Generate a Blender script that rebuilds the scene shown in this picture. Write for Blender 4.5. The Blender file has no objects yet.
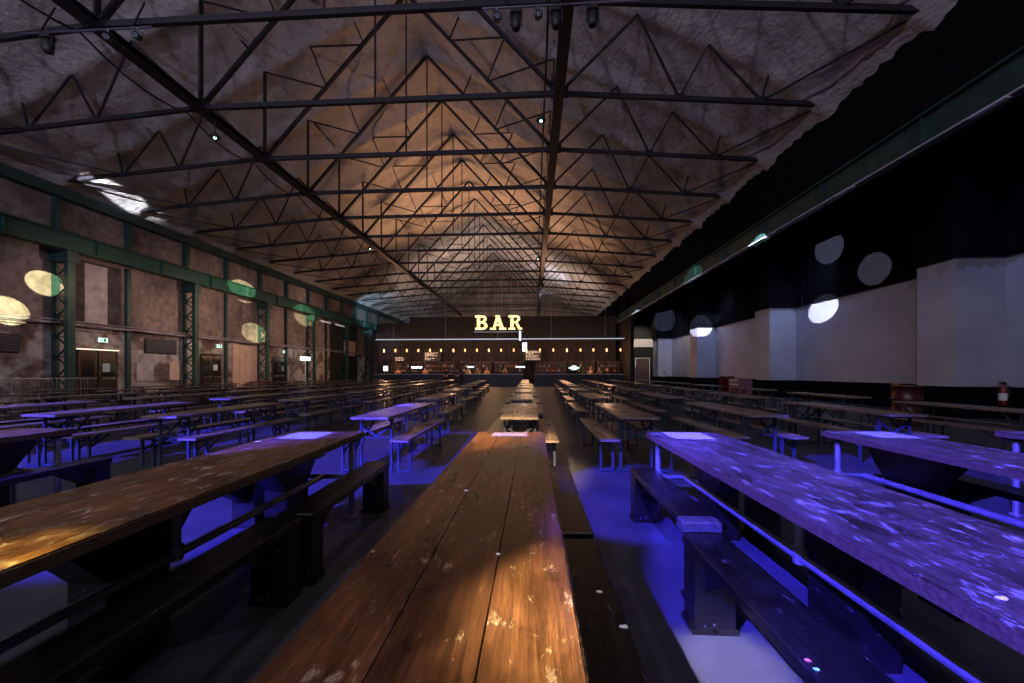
import bpy, bmesh, math, random
from mathutils import Vector, Matrix
random.seed(7)
S = bpy.context.scene
C = S.collection
PI = math.pi

# ------------------------------------------------------------------ camera
F = 380.0; EYE = 1.35; YAW = math.atan(21.0/380.0); HY = 372.0
cam_d = bpy.data.cameras.new('camera'); cam = bpy.data.objects.new('camera', cam_d); C.objects.link(cam)
cam.location = (0, 0, EYE); cam.rotation_euler = (PI/2, 0, YAW)
cam_d.sensor_width = 36; cam_d.lens = F/1024*36; cam_d.shift_y = (HY-341.5)/1024; cam_d.clip_start = .05; cam_d.clip_end = 200
S.camera = cam
S.view_settings.view_transform = 'Standard'; S.view_settings.look = 'None'; S.view_settings.gamma = 1
S.view_settings.use_curve_mapping = False; S.view_settings.exposure = 0.0

# ------------------------------------------------------------------ mesh helper
class MB:
    def __init__(s): s.v = []; s.f = []; s.m = []
    def add(s, vs, fs, m=0):
        n = len(s.v); s.v += [tuple(v) for v in vs]; s.f += [tuple(n+i for i in f) for f in fs]; s.m += [m]*len(fs); return s
    def box(s, x0, x1, y0, y1, z0, z1, m=0):
        vs = [(x, y, z) for x in (x0, x1) for y in (y0, y1) for z in (z0, z1)]
        return s.add(vs, [(0,1,3,2),(4,6,7,5),(0,4,5,1),(2,3,7,6),(0,2,6,4),(1,5,7,3)], m)
    def cbox(s, x0, x1, y0, y1, z0, z1, b=.006, m=0):      # box with chamfered top and vertical edges
        a = [(x0+b,y0),(x1-b,y0),(x1,y0+b),(x1,y1-b),(x1-b,y1),(x0+b,y1),(x0,y1-b),(x0,y0+b)]
        vs = [(x,y,z0) for x,y in a]+[(x,y,z1-b) for x,y in a]
        cx, cy = (x0+x1)/2, (y0+y1)/2
        vs += [(x+(b if x < cx else -b), y+(b if y < cy else -b), z1) for x,y in a]
        fs = [tuple(range(7,-1,-1)), tuple(range(16,24))]
        for k in range(2):
            for i in range(8): j = (i+1) % 8; fs.append((k*8+i, k*8+j, k*8+8+j, k*8+8+i))
        return s.add(vs, fs, m)
    def bar(s, a, b, w, h=None, m=0, up=(0,0,1)):
        a, b = Vector(a), Vector(b); d = (b-a).normalized(); u = Vector(up)
        if abs(d.dot(u)) > .95: u = Vector((1,0,0)) if abs(d.x) < .9 else Vector((0,1,0))
        r = d.cross(u).normalized(); u = r.cross(d); h = h or w; r *= w/2; u *= h/2
        vs = [p+sr*r+su*u for p in (a, b) for sr, su in ((-1,-1),(1,-1),(1,1),(-1,1))]
        return s.add(vs, [(0,3,2,1),(4,5,6,7),(0,1,5,4),(1,2,6,5),(2,3,7,6),(3,0,4,7)], m)
    def tube(s, pts, r, n=8, m=0, cap=True):
        pts = [Vector(p) for p in pts]; rings = []
        for i, p in enumerate(pts):
            d = (pts[min(i+1, len(pts)-1)]-pts[max(i-1, 0)]).normalized()
            u = Vector((0,0,1)) if abs(d.z) < .9 else Vector((1,0,0))
            a = d.cross(u).normalized(); b = a.cross(d)
            rr = r[i] if isinstance(r, (list, tuple)) else r
            rings.append([p+rr*(math.cos(2*PI*k/n)*a+math.sin(2*PI*k/n)*b) for k in range(n)])
        vs = [v for q in rings for v in q]; fs = []
        for i in range(len(pts)-1):
            for k in range(n): fs.append((i*n+k, i*n+(k+1) % n, (i+1)*n+(k+1) % n, (i+1)*n+k))
        if cap: fs += [tuple(range(n-1, -1, -1)), tuple(range((len(pts)-1)*n, len(pts)*n))]
        return s.add(vs, fs, m)
    def lathe(s, prof, x=0, y=0, z=0, n=12, m=0):
        return s.tube([(x, y, z+h) for r, h in prof], [r for r, h in prof], n, m)
    def prism(s, poly, axis, a, b, m=0):                   # polygon extruded along axis 'x','y','z'
        def P(p, t): return {'x': (t, p[0], p[1]), 'y': (p[0], t, p[1]), 'z': (p[0], p[1], t)}[axis]
        n = len(poly); vs = [P(p, a) for p in poly]+[P(p, b) for p in poly]
        fs = [tuple(range(n-1, -1, -1)), tuple(range(n, 2*n))]+[(i, (i+1) % n, n+(i+1) % n, n+i) for i in range(n)]
        return s.add(vs, fs, m)
    def sphere(s, c, r, n=10, k=6, m=0, sc=(1,1,1)):
        pr = [(math.sin(PI*i/k)*r, -math.cos(PI*i/k)*r) for i in range(k+1)]
        vs = [(c[0]+q*math.cos(2*PI*j/n)*sc[0], c[1]+q*math.sin(2*PI*j/n)*sc[1], c[2]+h*sc[2]) for q, h in pr for j in range(n)]
        fs = [(i*n+j, i*n+(j+1) % n, (i+1)*n+(j+1) % n, (i+1)*n+j) for i in range(k) for j in range(n)]
        return s.add(vs, fs, m)
    def mesh(s, name, mats, smooth=False):
        me = bpy.data.meshes.new(name); me.from_pydata(s.v, [], s.f)
        for m in (mats if isinstance(mats, (list, tuple)) else [mats]): me.materials.append(m)
        me.polygons.foreach_set('material_index', s.m)
        bm = bmesh.new(); bm.from_mesh(me); bmesh.ops.remove_doubles(bm, verts=bm.verts, dist=1e-6) if smooth else None
        bmesh.ops.recalc_face_normals(bm, faces=bm.faces); bm.to_mesh(me); bm.free()
        if smooth: me.polygons.foreach_set('use_smooth', [True]*len(me.polygons))
        me.update(); return me
    def build(s, name, mats, parent=None, loc=(0,0,0), rz=0, smooth=False):
        o = bpy.data.objects.new(name, s.mesh(name, mats, smooth)); C.objects.link(o)
        o.location = loc; o.rotation_euler = (0, 0, rz); o.parent = parent; return o
def tag(o, label=None, cat=None, group=None, kind=None):
    if label: o['label'] = label
    if cat: o['category'] = cat
    if group: o['group'] = group
    if kind: o['kind'] = kind
    return o
def empty(name, loc=(0,0,0), rz=0):
    o = bpy.data.objects.new(name, None); o.empty_display_size = .1; C.objects.link(o)
    o.location = loc; o.rotation_euler = (0, 0, rz); return o
KIDS = {}
def copy_tree(o, parent=None):
    c = o.copy(); C.objects.link(c); c.parent = parent
    for ch in [q for q in C.objects if q.parent == o]: copy_tree(ch, c)
    return c
def struct(o): o['kind'] = 'structure'; return o

# ------------------------------------------------------------------ materials
def newmat(name):
    m = bpy.data.materials.new(name); m.use_nodes = True; return m, m.node_tree.nodes, m.node_tree.links, m.node_tree.nodes['Principled BSDF']
def plain(name, col, rough=.5, metal=0, emis=None, es=0, bump=0, bs=20, var=0, spec=.5):
    m, N, L, B = newmat(name)
    B.inputs['Base Color'].default_value = (*col, 1); B.inputs['Roughness'].default_value = rough; B.inputs['Metallic'].default_value = metal
    B.inputs['Specular IOR Level'].default_value = spec
    if emis: B.inputs['Emission Color'].default_value = (*emis, 1); B.inputs['Emission Strength'].default_value = es
    if bump or var:
        t = N.new('ShaderNodeTexCoord'); n = N.new('ShaderNodeTexNoise'); n.inputs['Scale'].default_value = bs; n.inputs['Detail'].default_value = 5
        L.new(t.outputs['Object'], n.inputs['Vector'])
        if bump:
            b = N.new('ShaderNodeBump'); b.inputs['Strength'].default_value = bump; b.inputs['Distance'].default_value = .02
            L.new(n.outputs['Fac'], b.inputs['Height']); L.new(b.outputs['Normal'], B.inputs['Normal'])
        if var:
            r = N.new('ShaderNodeValToRGB'); r.color_ramp.elements[0].position = .3; r.color_ramp.elements[1].position = .7
            r.color_ramp.elements[0].color = (*[c*(1-var) for c in col], 1); r.color_ramp.elements[1].color = (*[min(1, c*(1+var)) for c in col], 1)
            L.new(n.outputs['Fac'], r.inputs['Fac']); L.new(r.outputs['Color'], B.inputs['Base Color'])
    return m
def ramp(N, stops):
    r = N.new('ShaderNodeValToRGB'); e = r.color_ramp.elements
    while len(e) < len(stops): e.new(.5)
    for q, (p, c) in zip(e, stops): q.position = p; q.color = (*c, 1)
    return r
def noise(N, L, vec, scale, detail=4, rough=.55, dist=0):
    n = N.new('ShaderNodeTexNoise'); n.inputs['Scale'].default_value = scale; n.inputs['Detail'].default_value = detail
    n.inputs['Roughness'].default_value = rough; n.inputs['Distortion'].default_value = dist; L.new(vec, n.inputs['Vector']); return n
def mapping(N, L, vec, sc=(1,1,1), loc=(0,0,0)):
    m = N.new('ShaderNodeMapping'); m.inputs['Scale'].default_value = sc; m.inputs['Location'].default_value = loc; L.new(vec, m.inputs['Vector']); return m.outputs['Vector']
def mix(N, L, fac, a, b, mode='MIX'):
    m = N.new('ShaderNodeMix'); m.data_type = 'RGBA'; m.blend_type = mode
    for sock, v in ((m.inputs[0], fac), (m.inputs[6], a), (m.inputs[7], b)):
        if isinstance(v, (int, float)): sock.default_value = v
        elif isinstance(v, tuple): sock.default_value = (*v, 1)
        else: L.new(v, sock)
    return m.outputs[2]
def bumpn(N, L, B, h, st, dist=.01):
    b = N.new('ShaderNodeBump'); b.inputs['Strength'].default_value = st; b.inputs['Distance'].default_value = dist
    L.new(h, b.inputs['Height']); L.new(b.outputs['Normal'], B.inputs['Normal'])

def wood(name, dark, mid, light, plank=.213, scuff=.0, scuffcol=(.55,.52,.5), rough=(.22,.5), seed=0.):
    """grain runs along object Y; each plank gets its own tone; worn marks stay fixed to the board"""
    m, N, L, B = newmat(name); t = N.new('ShaderNodeTexCoord'); v = mapping(N, L, t.outputs['Object'], (1,1,1), (seed, seed*1.7, 0))
    g = noise(N, L, mapping(N, L, v, (70, 2.6, 70)), 1, 5, .65, 1.2)
    g2 = noise(N, L, mapping(N, L, v, (13, 2.2, 13)), 1, 6, .7, .8)
    base = ramp(N, [(.36, dark), (.5, mid), (.66, light)]); L.new(mix(N, L, .5, g.outputs['Color'], g2.outputs['Color']), base.inputs['Fac'])
    sx = N.new('ShaderNodeSeparateXYZ'); L.new(t.outputs['Object'], sx.inputs[0])
    d = N.new('ShaderNodeMath'); d.operation = 'DIVIDE'; d.inputs[1].default_value = plank; L.new(sx.outputs['X'], d.inputs[0])
    f = N.new('ShaderNodeMath'); f.operation = 'ADD'; f.inputs[1].default_value = .5; L.new(d.outputs[0], f.inputs[0])
    fl = N.new('ShaderNodeMath'); fl.operation = 'FLOOR'; L.new(f.outputs[0], fl.inputs[0])
    w = N.new('ShaderNodeTexWhiteNoise'); w.noise_dimensions = '1D'
    a = N.new('ShaderNodeMath'); a.operation = 'ADD'; a.inputs[1].default_value = seed+.3; L.new(fl.outputs[0], a.inputs[0]); L.new(a.outputs[0], w.inputs['W'])
    tone = ramp(N, [(0, (.62,.6,.6)), (1, (1.0,1.0,1.0))]); L.new(w.outputs['Value'], tone.inputs['Fac'])
    col = mix(N, L, 1, base.outputs['Color'], tone.outputs['Color'], 'MULTIPLY')
    st = noise(N, L, mapping(N, L, v, (5.5, 2.6, 5.5), (3, 1, 0)), 1, 8, .72, .6)       # dark stains
    sr = ramp(N, [(.38, (.16,.13,.12)), (.60, (1,1,1))]); L.new(st.outputs['Fac'], sr.inputs['Fac'])
    col = mix(N, L, .85, col, sr.outputs['Color'], 'MULTIPLY')
    if scuff:
        q = noise(N, L, mapping(N, L, v, (22, 9, 22), (9, 2, 0)), 1, 7, .75, .3)
        qr = ramp(N, [(.66-scuff, (0,0,0)), (.72-scuff*.6, (1,1,1))]); L.new(q.outputs['Fac'], qr.inputs['Fac'])
        col = mix(N, L, qr.outputs['Color'], col, scuffcol)
    L.new(col, B.inputs['Base Color'])
    rr = N.new('ShaderNodeMapRange'); rr.inputs['To Min'].default_value = rough[0]; rr.inputs['To Max'].default_value = rough[1]
    rr.inputs['From Min'].default_value = .3; rr.inputs['From Max'].default_value = .7
    L.new(st.outputs['Fac'], rr.inputs['Value']); L.new(rr.outputs['Result'], B.inputs['Roughness'])
    bumpn(N, L, B, g.outputs['Fac'], .6, .004)
    return m
M = {}
M['plank'] = wood('plank_wood_brown', (.022,.008,.004), (.105,.036,.014), (.26,.100,.040), scuff=.07, scuffcol=(.30,.20,.13), seed=0.)
M['plank2'] = wood('plank_wood_left', (.030,.012,.005), (.13,.052,.018), (.29,.130,.046), scuff=.10, scuffcol=(.34,.30,.26), seed=4.)
M['plank3'] = wood('plank_wood_right', (.030,.020,.014), (.085,.058,.042), (.17,.125,.095), scuff=.115, scuffcol=(.33,.32,.31), seed=8.)
M['black_wood'] = wood('black_stained_wood', (.004,.0035,.003), (.009,.008,.0055), (.020,.018,.013), plank=1.0, scuff=.04, scuffcol=(.25,.24,.26), rough=(.25,.45), seed=2.)
M['folding'] = wood('folding_top_wood', (.10,.06,.035), (.22,.15,.105), (.38,.28,.21), plank=.17, rough=(.22,.42), seed=1.)
M['edge'] = plain('worn_board_edge', (.11,.085,.07), .6, bump=.4, bs=40, var=.5)
M['plank_edge'] = plain('dark_worn_plank_edge', (.06,.034,.018), .6, bump=.3, bs=60, var=.4)
M['leg_metal'] = plain('dark_blue_grey_leg_metal', (.030,.040,.060), .35, .3)
M['tube'] = plain('galvanised_tube', (.30,.30,.33), .38, .75, var=.25, bs=12)
M['steel'] = plain('dark_roof_steel', (.014,.012,.018), .6, .2, var=.3, bs=3)
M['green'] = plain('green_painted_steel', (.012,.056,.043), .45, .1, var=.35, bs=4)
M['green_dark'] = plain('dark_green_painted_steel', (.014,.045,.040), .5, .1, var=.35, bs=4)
M['black'] = plain('black_paint', (.008,.008,.010), .6)
M['black_gloss'] = plain('black_gloss', (.006,.006,.008), .25)
M['glass_dark'] = plain('dark_door_glass', (.01,.01,.013), .08)
M['brick'] = plain('dark_red', (.16,.015,.012), .35)
M['white'] = plain('white_paint', (.7,.7,.7), .5)
M['paper'] = plain('laminated_paper', (.42,.42,.55), .25)
M['paper_w'] = plain('paper_scrap', (.7,.7,.72), .6)
M['pink'] = plain('pink_paper', (.8,.25,.25), .6)
M['greenp'] = plain('green_paper', (.25,.8,.3), .6)
def emat(name, col, st): return plain(name, (.02,.02,.02), .5, emis=col, es=st)
M['e_warm'] = emat('filament_glow', (1,.34,.12), 4.5)
M['e_bulb'] = emat('letter_bulb_glow', (1,.80,.42), 7)
M['e_letter'] = emat('letter_face_glow', (1,.64,.2), 1.7)
M['e_white'] = emat('white_light', (.85,.93,1), 5)
M['e_whitew'] = emat('warm_white_strip', (1,.72,.55), 1.6)
M['e_line'] = emat('pale_led_line', (.75,.85,1), .85)
M['e_exit'] = emat('exit_sign_glow', (.55,1,.8), 1.8)
M['e_lamp'] = emat('green_white_lamp', (.4,1,.75), 6)
M['e_dim'] = emat('dim_shelf_glow', (1,.5,.25), .12)

def concrete(name, cols, sc=.8, bump=.4, rough=.8, detail=8, fine=6, stain=.6, coord='Object', vert=1.0):
    m, N, L, B = newmat(name); t = N.new('ShaderNodeTexCoord'); v = t.outputs[coord]
    a = noise(N, L, mapping(N, L, v, (1, 1, vert)), sc, detail, .62, .4); b = noise(N, L, v, fine, 6, .6)
    r = ramp(N, cols); L.new(a.outputs['Fac'], r.inputs['Fac'])
    r2 = ramp(N, [(.3, (1-stain,)*3), (.65, (1,1,1))]); L.new(b.outputs['Fac'], r2.inputs['Fac'])
    L.new(mix(N, L, 1, r.outputs['Color'], r2.outputs['Color'], 'MULTIPLY'), B.inputs['Base Color'])
    B.inputs['Roughness'].default_value = rough
    bumpn(N, L, B, b.outputs['Fac'], bump, .02); return m
M['floor'] = concrete('painted_concrete_floor', [(.3,(.018,.018,.023)),(.5,(.032,.032,.040)),(.7,(.048,.048,.058))], 1.1, .12, .5, fine=9, stain=.25)
M['wall_plaster'] = concrete('old_brown_plaster', [(.30,(.07,.055,.055)),(.45,(.17,.13,.12)),(.6,(.25,.195,.18)),(.75,(.34,.29,.27))], .55, .5, .8, fine=3.5, stain=.55, vert=.6)
M['wall_lower'] = concrete('peeling_lower_plaster', [(.38,(.09,.06,.05)),(.46,(.20,.15,.13)),(.52,(.38,.35,.34)),(.75,(.48,.45,.44))], .7, .5, .8, fine=3, stain=.6)
M['stain'] = concrete('dark_damp_plaster', [(.3,(.03,.028,.032)),(.6,(.08,.07,.075)),(.8,(.17,.14,.14))], 1.3, .5, .85, fine=5, stain=.7)
M['pale_panel'] = plain('pale_tan_board', (.50,.36,.28), .6, var=.12, bs=3)
M['grey_plaster'] = plain('grey_plaster_panel', (.36,.33,.35), .8, var=.25, bs=2.5, bump=.3)

def foam():
    m, N, L, B = newmat('sprayed_foam_ceiling'); t = N.new('ShaderNodeTexCoord'); v = t.outputs['Object']
    a = noise(N, L, v, .5, 7, .6, .3); f = noise(N, L, v, 3.2, 8, .7, .5); g = noise(N, L, mapping(N, L, v, (1,.45,1)), 9, 4, .6)
    r = ramp(N, [(.28,(.36,.335,.32)),(.5,(.43,.40,.385)),(.72,(.50,.475,.46))]); L.new(a.outputs['Fac'], r.inputs['Fac'])
    r2 = ramp(N, [(.3,(.68,.66,.65)),(.6,(1,1,1))]); L.new(f.outputs['Fac'], r2.inputs['Fac'])
    L.new(mix(N, L, .8, r.outputs['Color'], r2.outputs['Color'], 'MULTIPLY'), B.inputs['Base Color'])
    B.inputs['Roughness'].default_value = .75
    ad = N.new('ShaderNodeMath'); ad.operation = 'ADD'; L.new(f.outputs['Fac'], ad.inputs[0]); L.new(g.outputs['Fac'], ad.inputs[1])
    bumpn(N, L, B, ad.outputs[0], .9, .10); return m
M['foam'] = foam()
def blockwall():
    m, N, L, B = newmat('white_painted_blockwork'); t = N.new('ShaderNodeTexCoord')
    a = noise(N, L, t.outputs['Object'], .7, 6, .6); f = noise(N, L, t.outputs['Object'], 14, 5)
    r = ramp(N, [(.3,(.30,.305,.36)),(.7,(.40,.405,.47))]); L.new(a.outputs['Fac'], r.inputs['Fac'])
    L.new(r.outputs['Color'], B.inputs['Base Color']); B.inputs['Roughness'].default_value = .55
    sep = N.new('ShaderNodeSeparateXYZ'); L.new(t.outputs['Object'], sep.inputs[0])
    ad = N.new('ShaderNodeMath'); ad.operation = 'ADD'; L.new(sep.outputs['X'], ad.inputs[0]); L.new(sep.outputs['Y'], ad.inputs[1])
    cb = N.new('ShaderNodeCombineXYZ'); L.new(ad.outputs[0], cb.inputs['X']); L.new(sep.outputs['Z'], cb.inputs['Y'])
    br = N.new('ShaderNodeTexBrick'); br.inputs['Scale'].default_value = 1; br.inputs['Brick Width'].default_value = .44; br.inputs['Row Height'].default_value = .215
    br.inputs['Mortar Size'].default_value = .008; br.inputs['Color1'].default_value = (1,1,1,1); br.inputs['Color2'].default_value = (1,1,1,1); br.inputs['Mortar'].default_value = (0,0,0,1)
    L.new(cb.outputs[0], br.inputs['Vector'])
    bumpn(N, L, B, mix(N, L, .15, br.outputs['Color'], f.outputs['Color']), .35, .012); return m
M['block'] = blockwall()
def drape(name, col, vert='Y'):
    m, N, L, B = newmat(name); B.inputs['Base Color'].default_value = (*col, 1); B.inputs['Roughness'].default_value = 1
    B.inputs['Specular IOR Level'].default_value = .08
    t = N.new('ShaderNodeTexCoord'); n = noise(N, L, mapping(N, L, t.outputs['Object'], (1,1,.05)), 5, 3)
    bumpn(N, L, B, n.outputs['Fac'], .5, .1); return m
M['drape'] = drape('black_drape_cloth', (.003,.003,.005))
M['drape_grey'] = drape('charcoal_drape_cloth', (.028,.026,.028))

# ------------------------------------------------------------------ room shell
XL, XR, YB = -19.9, 13.7, 57.0
struct(MB().box(XL-.3, XR+.3, -4, YB+.3, -.2, 0).build('floor', M['floor']))
# ceiling: two foam-covered slopes that fold down over every truss
RX, RZ, SL = -5.0, 16.45, .490
def roof0(x):
    o = x-RX
    return RZ-.490*abs(o) if o < 11.5 else RZ-.490*11.5-.70*(o-11.5)
TY = [8.85+2.95*k for k in range(-1, 17)]
def hsh(i, j, s=0):
    v = math.sin(i*127.1+j*311.7+s*74.7)*43758.5453; return v-math.floor(v)
def vn(x, y, s=0):
    i, j = math.floor(x), math.floor(y); u, w = x-i, y-j; u = u*u*(3-2*u); w = w*w*(3-2*w)
    return (hsh(i,j,s)*(1-u)+hsh(i+1,j,s)*u)*(1-w)+(hsh(i,j+1,s)*(1-u)+hsh(i+1,j+1,s)*u)*w
def roof_z(x, y):
    z = roof0(x)
    d = min(abs(y-t) for t in TY)
    z -= .22*max(0, 1-d/.55)**1.3
    z += .12*(vn(x*.8, y*.8)-.5)+.08*(vn(x*2.3, y*2.3, 1)-.5)+.06*(vn(x*5, y*5, 2)-.5)
    return z
xs = [XL-.05+(9.1-XL)*i/130 for i in range(131)]; xs = sorted(xs+[RX]); ys = [2+.21*i for i in range(int((YB-2)/.21)+2)]
mb = MB(); nx = len(xs)
vs = [(x, y, roof_z(x, y)) for y in ys for x in xs]
fs = [(j*nx+i, (j+1)*nx+i, (j+1)*nx+i+1, j*nx+i+1) for j in range(len(ys)-1) for i in range(nx-1)]
mb.add(vs, fs); o = mb.build('ceiling', M['foam'], smooth=True); struct(o)
# outer skin of the roof, so no light gets in
struct(MB().prism([(XL-.3, 9.6), (RX, 17.3), (9.1, 10.8), (9.1, 11.0), (RX, 17.5), (XL-.3, 9.8)], 'y', 2, YB+.3).build('ceiling_roof_deck', M['black']))
struct(MB().box(9.0, XR+.3, 2, YB+.3, 9.5, 9.7).build('ceiling_right_aisle', M['black']))
# left wall: lower and upper plaster with recessed bays
struct(MB().box(XL-.3, XL, 6, YB, 0, 3.4).build('wall_left_lower', M['wall_lower']))
struct(MB().box(XL-.3, XL, 6, YB, 3.4, 9.6).build('wall_left', M['wall_plaster']))
# far gable wall
struct(MB().prism([(XL, 0), (XR, 0), (XR, 9.5), (8.7, 9.8), (RX, 17.4), (XL, 9.6)], 'y', YB, YB+.3).build('wall_back', M['wall_plaster']))
# right wall with white pilasters, black skirting below, black drapes above
PIL = [(11.8, 12.95), (20.6, 21.9), (29.4, 30.7), (38.4, 39.9)]
XP = 12.36
def outline(off=0, y0=2.0, y1=42.0):
    p = [(XR-off, y0)]
    for a, b in PIL: p += [(XR-off, a-off), (XP-off, a-off), (XP-off, b+off), (XR-off, b+off)]
    return p+[(XR-off, y1)]
def strip(mb, pts, z0, z1, m=0, ripple=0, step=.12):
    if ripple:
        q = []
        for a, b in zip(pts[:-1], pts[1:]):
            n = max(1, int((Vector(b)-Vector(a)).length/step)); d = (Vector(b)-Vector(a)).normalized(); nn = Vector((-d.y, d.x))
            for i in range(n):
                p = Vector(a).lerp(Vector(b), i/n); r = ripple*math.sin(i*1.9+3*vn(p.x, p.y))*(.5+vn(p.x*2, p.y*2)); q.append(tuple(p+nn*r))
        pts = q+[pts[-1]]
    n = len(pts); vs = [(x, y, z0) for x, y in pts]+[(x, y, z1) for x, y in pts]
    mb.add(vs, [(i, i+1, n+i+1, n+i) for i in range(n-1)], m); return mb
mb = MB(); strip(mb, outline(0), 0, 9.5); mb.box(XR+.02, XR+.3, 2, YB, 0, 9.6)
struct(mb.build('wall_right', M['block']))
mb = MB(); strip(mb, outline(.03), 0, .92); struct(mb.build('baseboard_right', M['drape']))
WT = 4.68
for k, (seg) in enumerate([(2.0, 11.2), (11.2, 20.0), (20.0, 28.8), (28.8, 37.8), (37.8, 42.0)]):
    pts = [p for p in outline(.10) if seg[0] <= p[1] <= seg[1]]
    if k: pts = [(XR-.10, seg[0])]+pts
    if k < 4: pts = pts+[(XR-.10, seg[1])]
    o = strip(MB(), pts, WT, 9.3, ripple=.035).build('wall_drape', M['drape'], smooth=True)
    tag(o, ['black drape above the white wall nearest the camera', 'black drape wrapping the nearest white pillar and the bay behind it',
            'black drape above the second white bay, caught by two round light spots', 'black drape around the third white pillar, over the far bay',
            'black drape over the farthest white pillar beside the bar'][k], 'drape', 'black drapes above the white side wall')
# wall across the far end of the right aisle
YE = 42.0
struct(MB().box(9.0, XR, YE, YE+.3, 0, 9.5).build('wall_aisle_end', M['black']))
struct(MB().box(9.3, XR, YE-.04, YE, 4.05, 4.95).build('trim_1', M['white']))
dr = struct(MB().box(11.0, 12.7, YE-.08, YE, 0, 2.95).build('door_1', M['black_gloss']))
d = MB(); d.box(11.05, 11.15, YE-.12, YE-.08, 0, 2.9); d.box(12.55, 12.65, YE-.12, YE-.08, 0, 2.9); d.box(11.05, 12.65, YE-.12, YE-.08, 2.8, 2.9)
d.build('door_frame', M['white'], dr)
MB().box(11.2, 12.5, YE-.11, YE-.08, .1, 2.75).build('door_panel', plain('brown_door_panel', (.12,.08,.07), .5), dr)

# crane rail beams, left and right: I-sections
def ibeam(name, x, z0, z1, y0, y1, mat, w=.32):
    mb = MB(); mb.box(x-w/2, x+w/2, y0, y1, z0, z0+.05); mb.box(x-w/2, x+w/2, y0, y1, z1-.05, z1); mb.box(x-.03, x+.03, y0, y1, z0+.05, z1-.05)
    y = y0+.8
    while y < y1: mb.box(x-w/2+.03, x+w/2-.03, y, y+.02, z0+.05, z1-.05); y += 2.95
    return mb.build(name, mat)
o = ibeam('crane_rail_beam', -19.2, 6.38, 7.1, 6, YB, M['green']); tag(o, 'green steel crane rail beam running the length of the old plaster wall', 'beam')
o = ibeam('crane_rail_beam', 8.70, 6.38, 7.05, 2.2, YB, M['green_dark']); tag(o, 'green steel crane rail beam under the black drape on the right', 'beam')
o = MB().box(XL+.0, XL+.4, 6, YB, 8.62, 9.05).build('eave_beam', M['green_dark']); tag(o, 'dark green eave beam along the top of the left wall', 'beam')
mb = MB(); mb.tube([(8.52, y, 6.33) for y in (2.2, YB)], .02, 6)
for i in range(16): mb.box(8.47, 8.57, 4+i*3.3, 4.6+i*3.3, 6.28, 6.31)
o = mb.build('cable_conduit', plain('pale_conduit', (.45,.43,.55), .4)); tag(o, 'pale conduit clipped under the right crane rail beam', 'conduit')
# drape hanging from the roof to the right rail beam
mb = MB(); strip(mb, [(8.85, 2.2), (8.85, YB)], 7.0, 9.75, ripple=.03, step=.14)
o = mb.build('high_drape', M['drape'], smooth=True); tag(o, 'long black drape hung from the roof edge down to the right rail beam', 'drape')
MB().box(8.90, 8.96, 2.2, YB, 7.1, 9.7).build('batten_board', M['black'], o)

# left wall columns
def lattice_column():
    t = empty('lattice_column')
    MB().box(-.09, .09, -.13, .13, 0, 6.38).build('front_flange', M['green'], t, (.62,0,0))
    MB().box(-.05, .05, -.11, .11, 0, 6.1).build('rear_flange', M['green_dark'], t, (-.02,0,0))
    mb = MB(); z = .3
    while z < 5.9:
        mb.bar((.02,0,z), (.54,0,z+.42), .05, .06); mb.bar((.54,0,z+.42), (.02,0,z+.84), .05, .06); mb.bar((.02,0,z+.84), (.54,0,z+.84), .04, .05); z += .84
    mb.build('lacing', M['green_dark'], t)
    MB().box(-.1, .78, -.2, .2, 5.9, 6.36).build('bracket', M['green_dark'], t)
    MB().box(-.15, .8, -.22, .22, 0, .04).build('base_plate', M['green_dark'], t)
    return t
CY = [14.75, 20.65, 26.55, 32.45, 38.35, 44.25]
names = ['nearest the camera, with a light spot on its left side', 'between the louvred panel and the second door', 'right of the tan board partition',
         'beside the pale lit sign', 'behind the dark end bays', 'farthest, half hidden past the bar']
p0 = lattice_column()
for k, y in enumerate(CY):
    t = p0 if k == 0 else copy_tree(p0)
    t.location = (XL+.06, y, 0); tag(t, 'green lattice steel column against the old wall, '+names[k], 'column', 'green lattice columns')
mb = MB()
ups = []
for k in range(12):
    y = 8.45+2.93*k+.0; ups.append(y)
for k, y in enumerate([11.8]+[v for q in zip(CY, [17.55, 23.5, 29.5, 35.4, 41.3, 47.2]) for v in q]):
    mb = MB(); mb.box(XL, XL+.22, y-.11, y+.11, 7.1, 8.65)
    o = mb.build('upper_post', M['green_dark'])
    tag(o, 'short dark green post in the upper wall band, post %s from the camera end' % ['one','two','three','four','five','six','seven','eight','nine','ten','eleven','twelve','thirteen'][k], 'post', 'short posts above the left rail beam')
for k, y in enumerate([17.55, 23.5, 29.5, 35.4]):
    o = MB().box(XL, XL+.16, y-.09, y+.09, 0, 6.4).build('wall_post', M['green_dark'])
    tag(o, 'slim dark post on the left wall '+['between the first and second lattice columns','left of the tan board partition','between the two far doors','beyond the pale lit sign'][k], 'post')
# service ledge and cable
mb = MB(); mb.box(XL, XL+.25, 6, YB, 3.38, 3.44); mb.tube([(XL+.3, 6, 3.52), (XL+.3, YB, 3.5)], .03, 6)
mb.tube([(XL+.34, y, 3.40-.08*abs(math.sin(y*1.06))) for y in [6+.5*i for i in range(100)]], .02, 5)
o = mb.build('pipe_ledge', plain('rusty_pipe', (.20,.17,.19), .5, var=.5, bs=2)); tag(o, 'long pipe run and ledge across the middle of the left wall', 'pipe')

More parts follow.
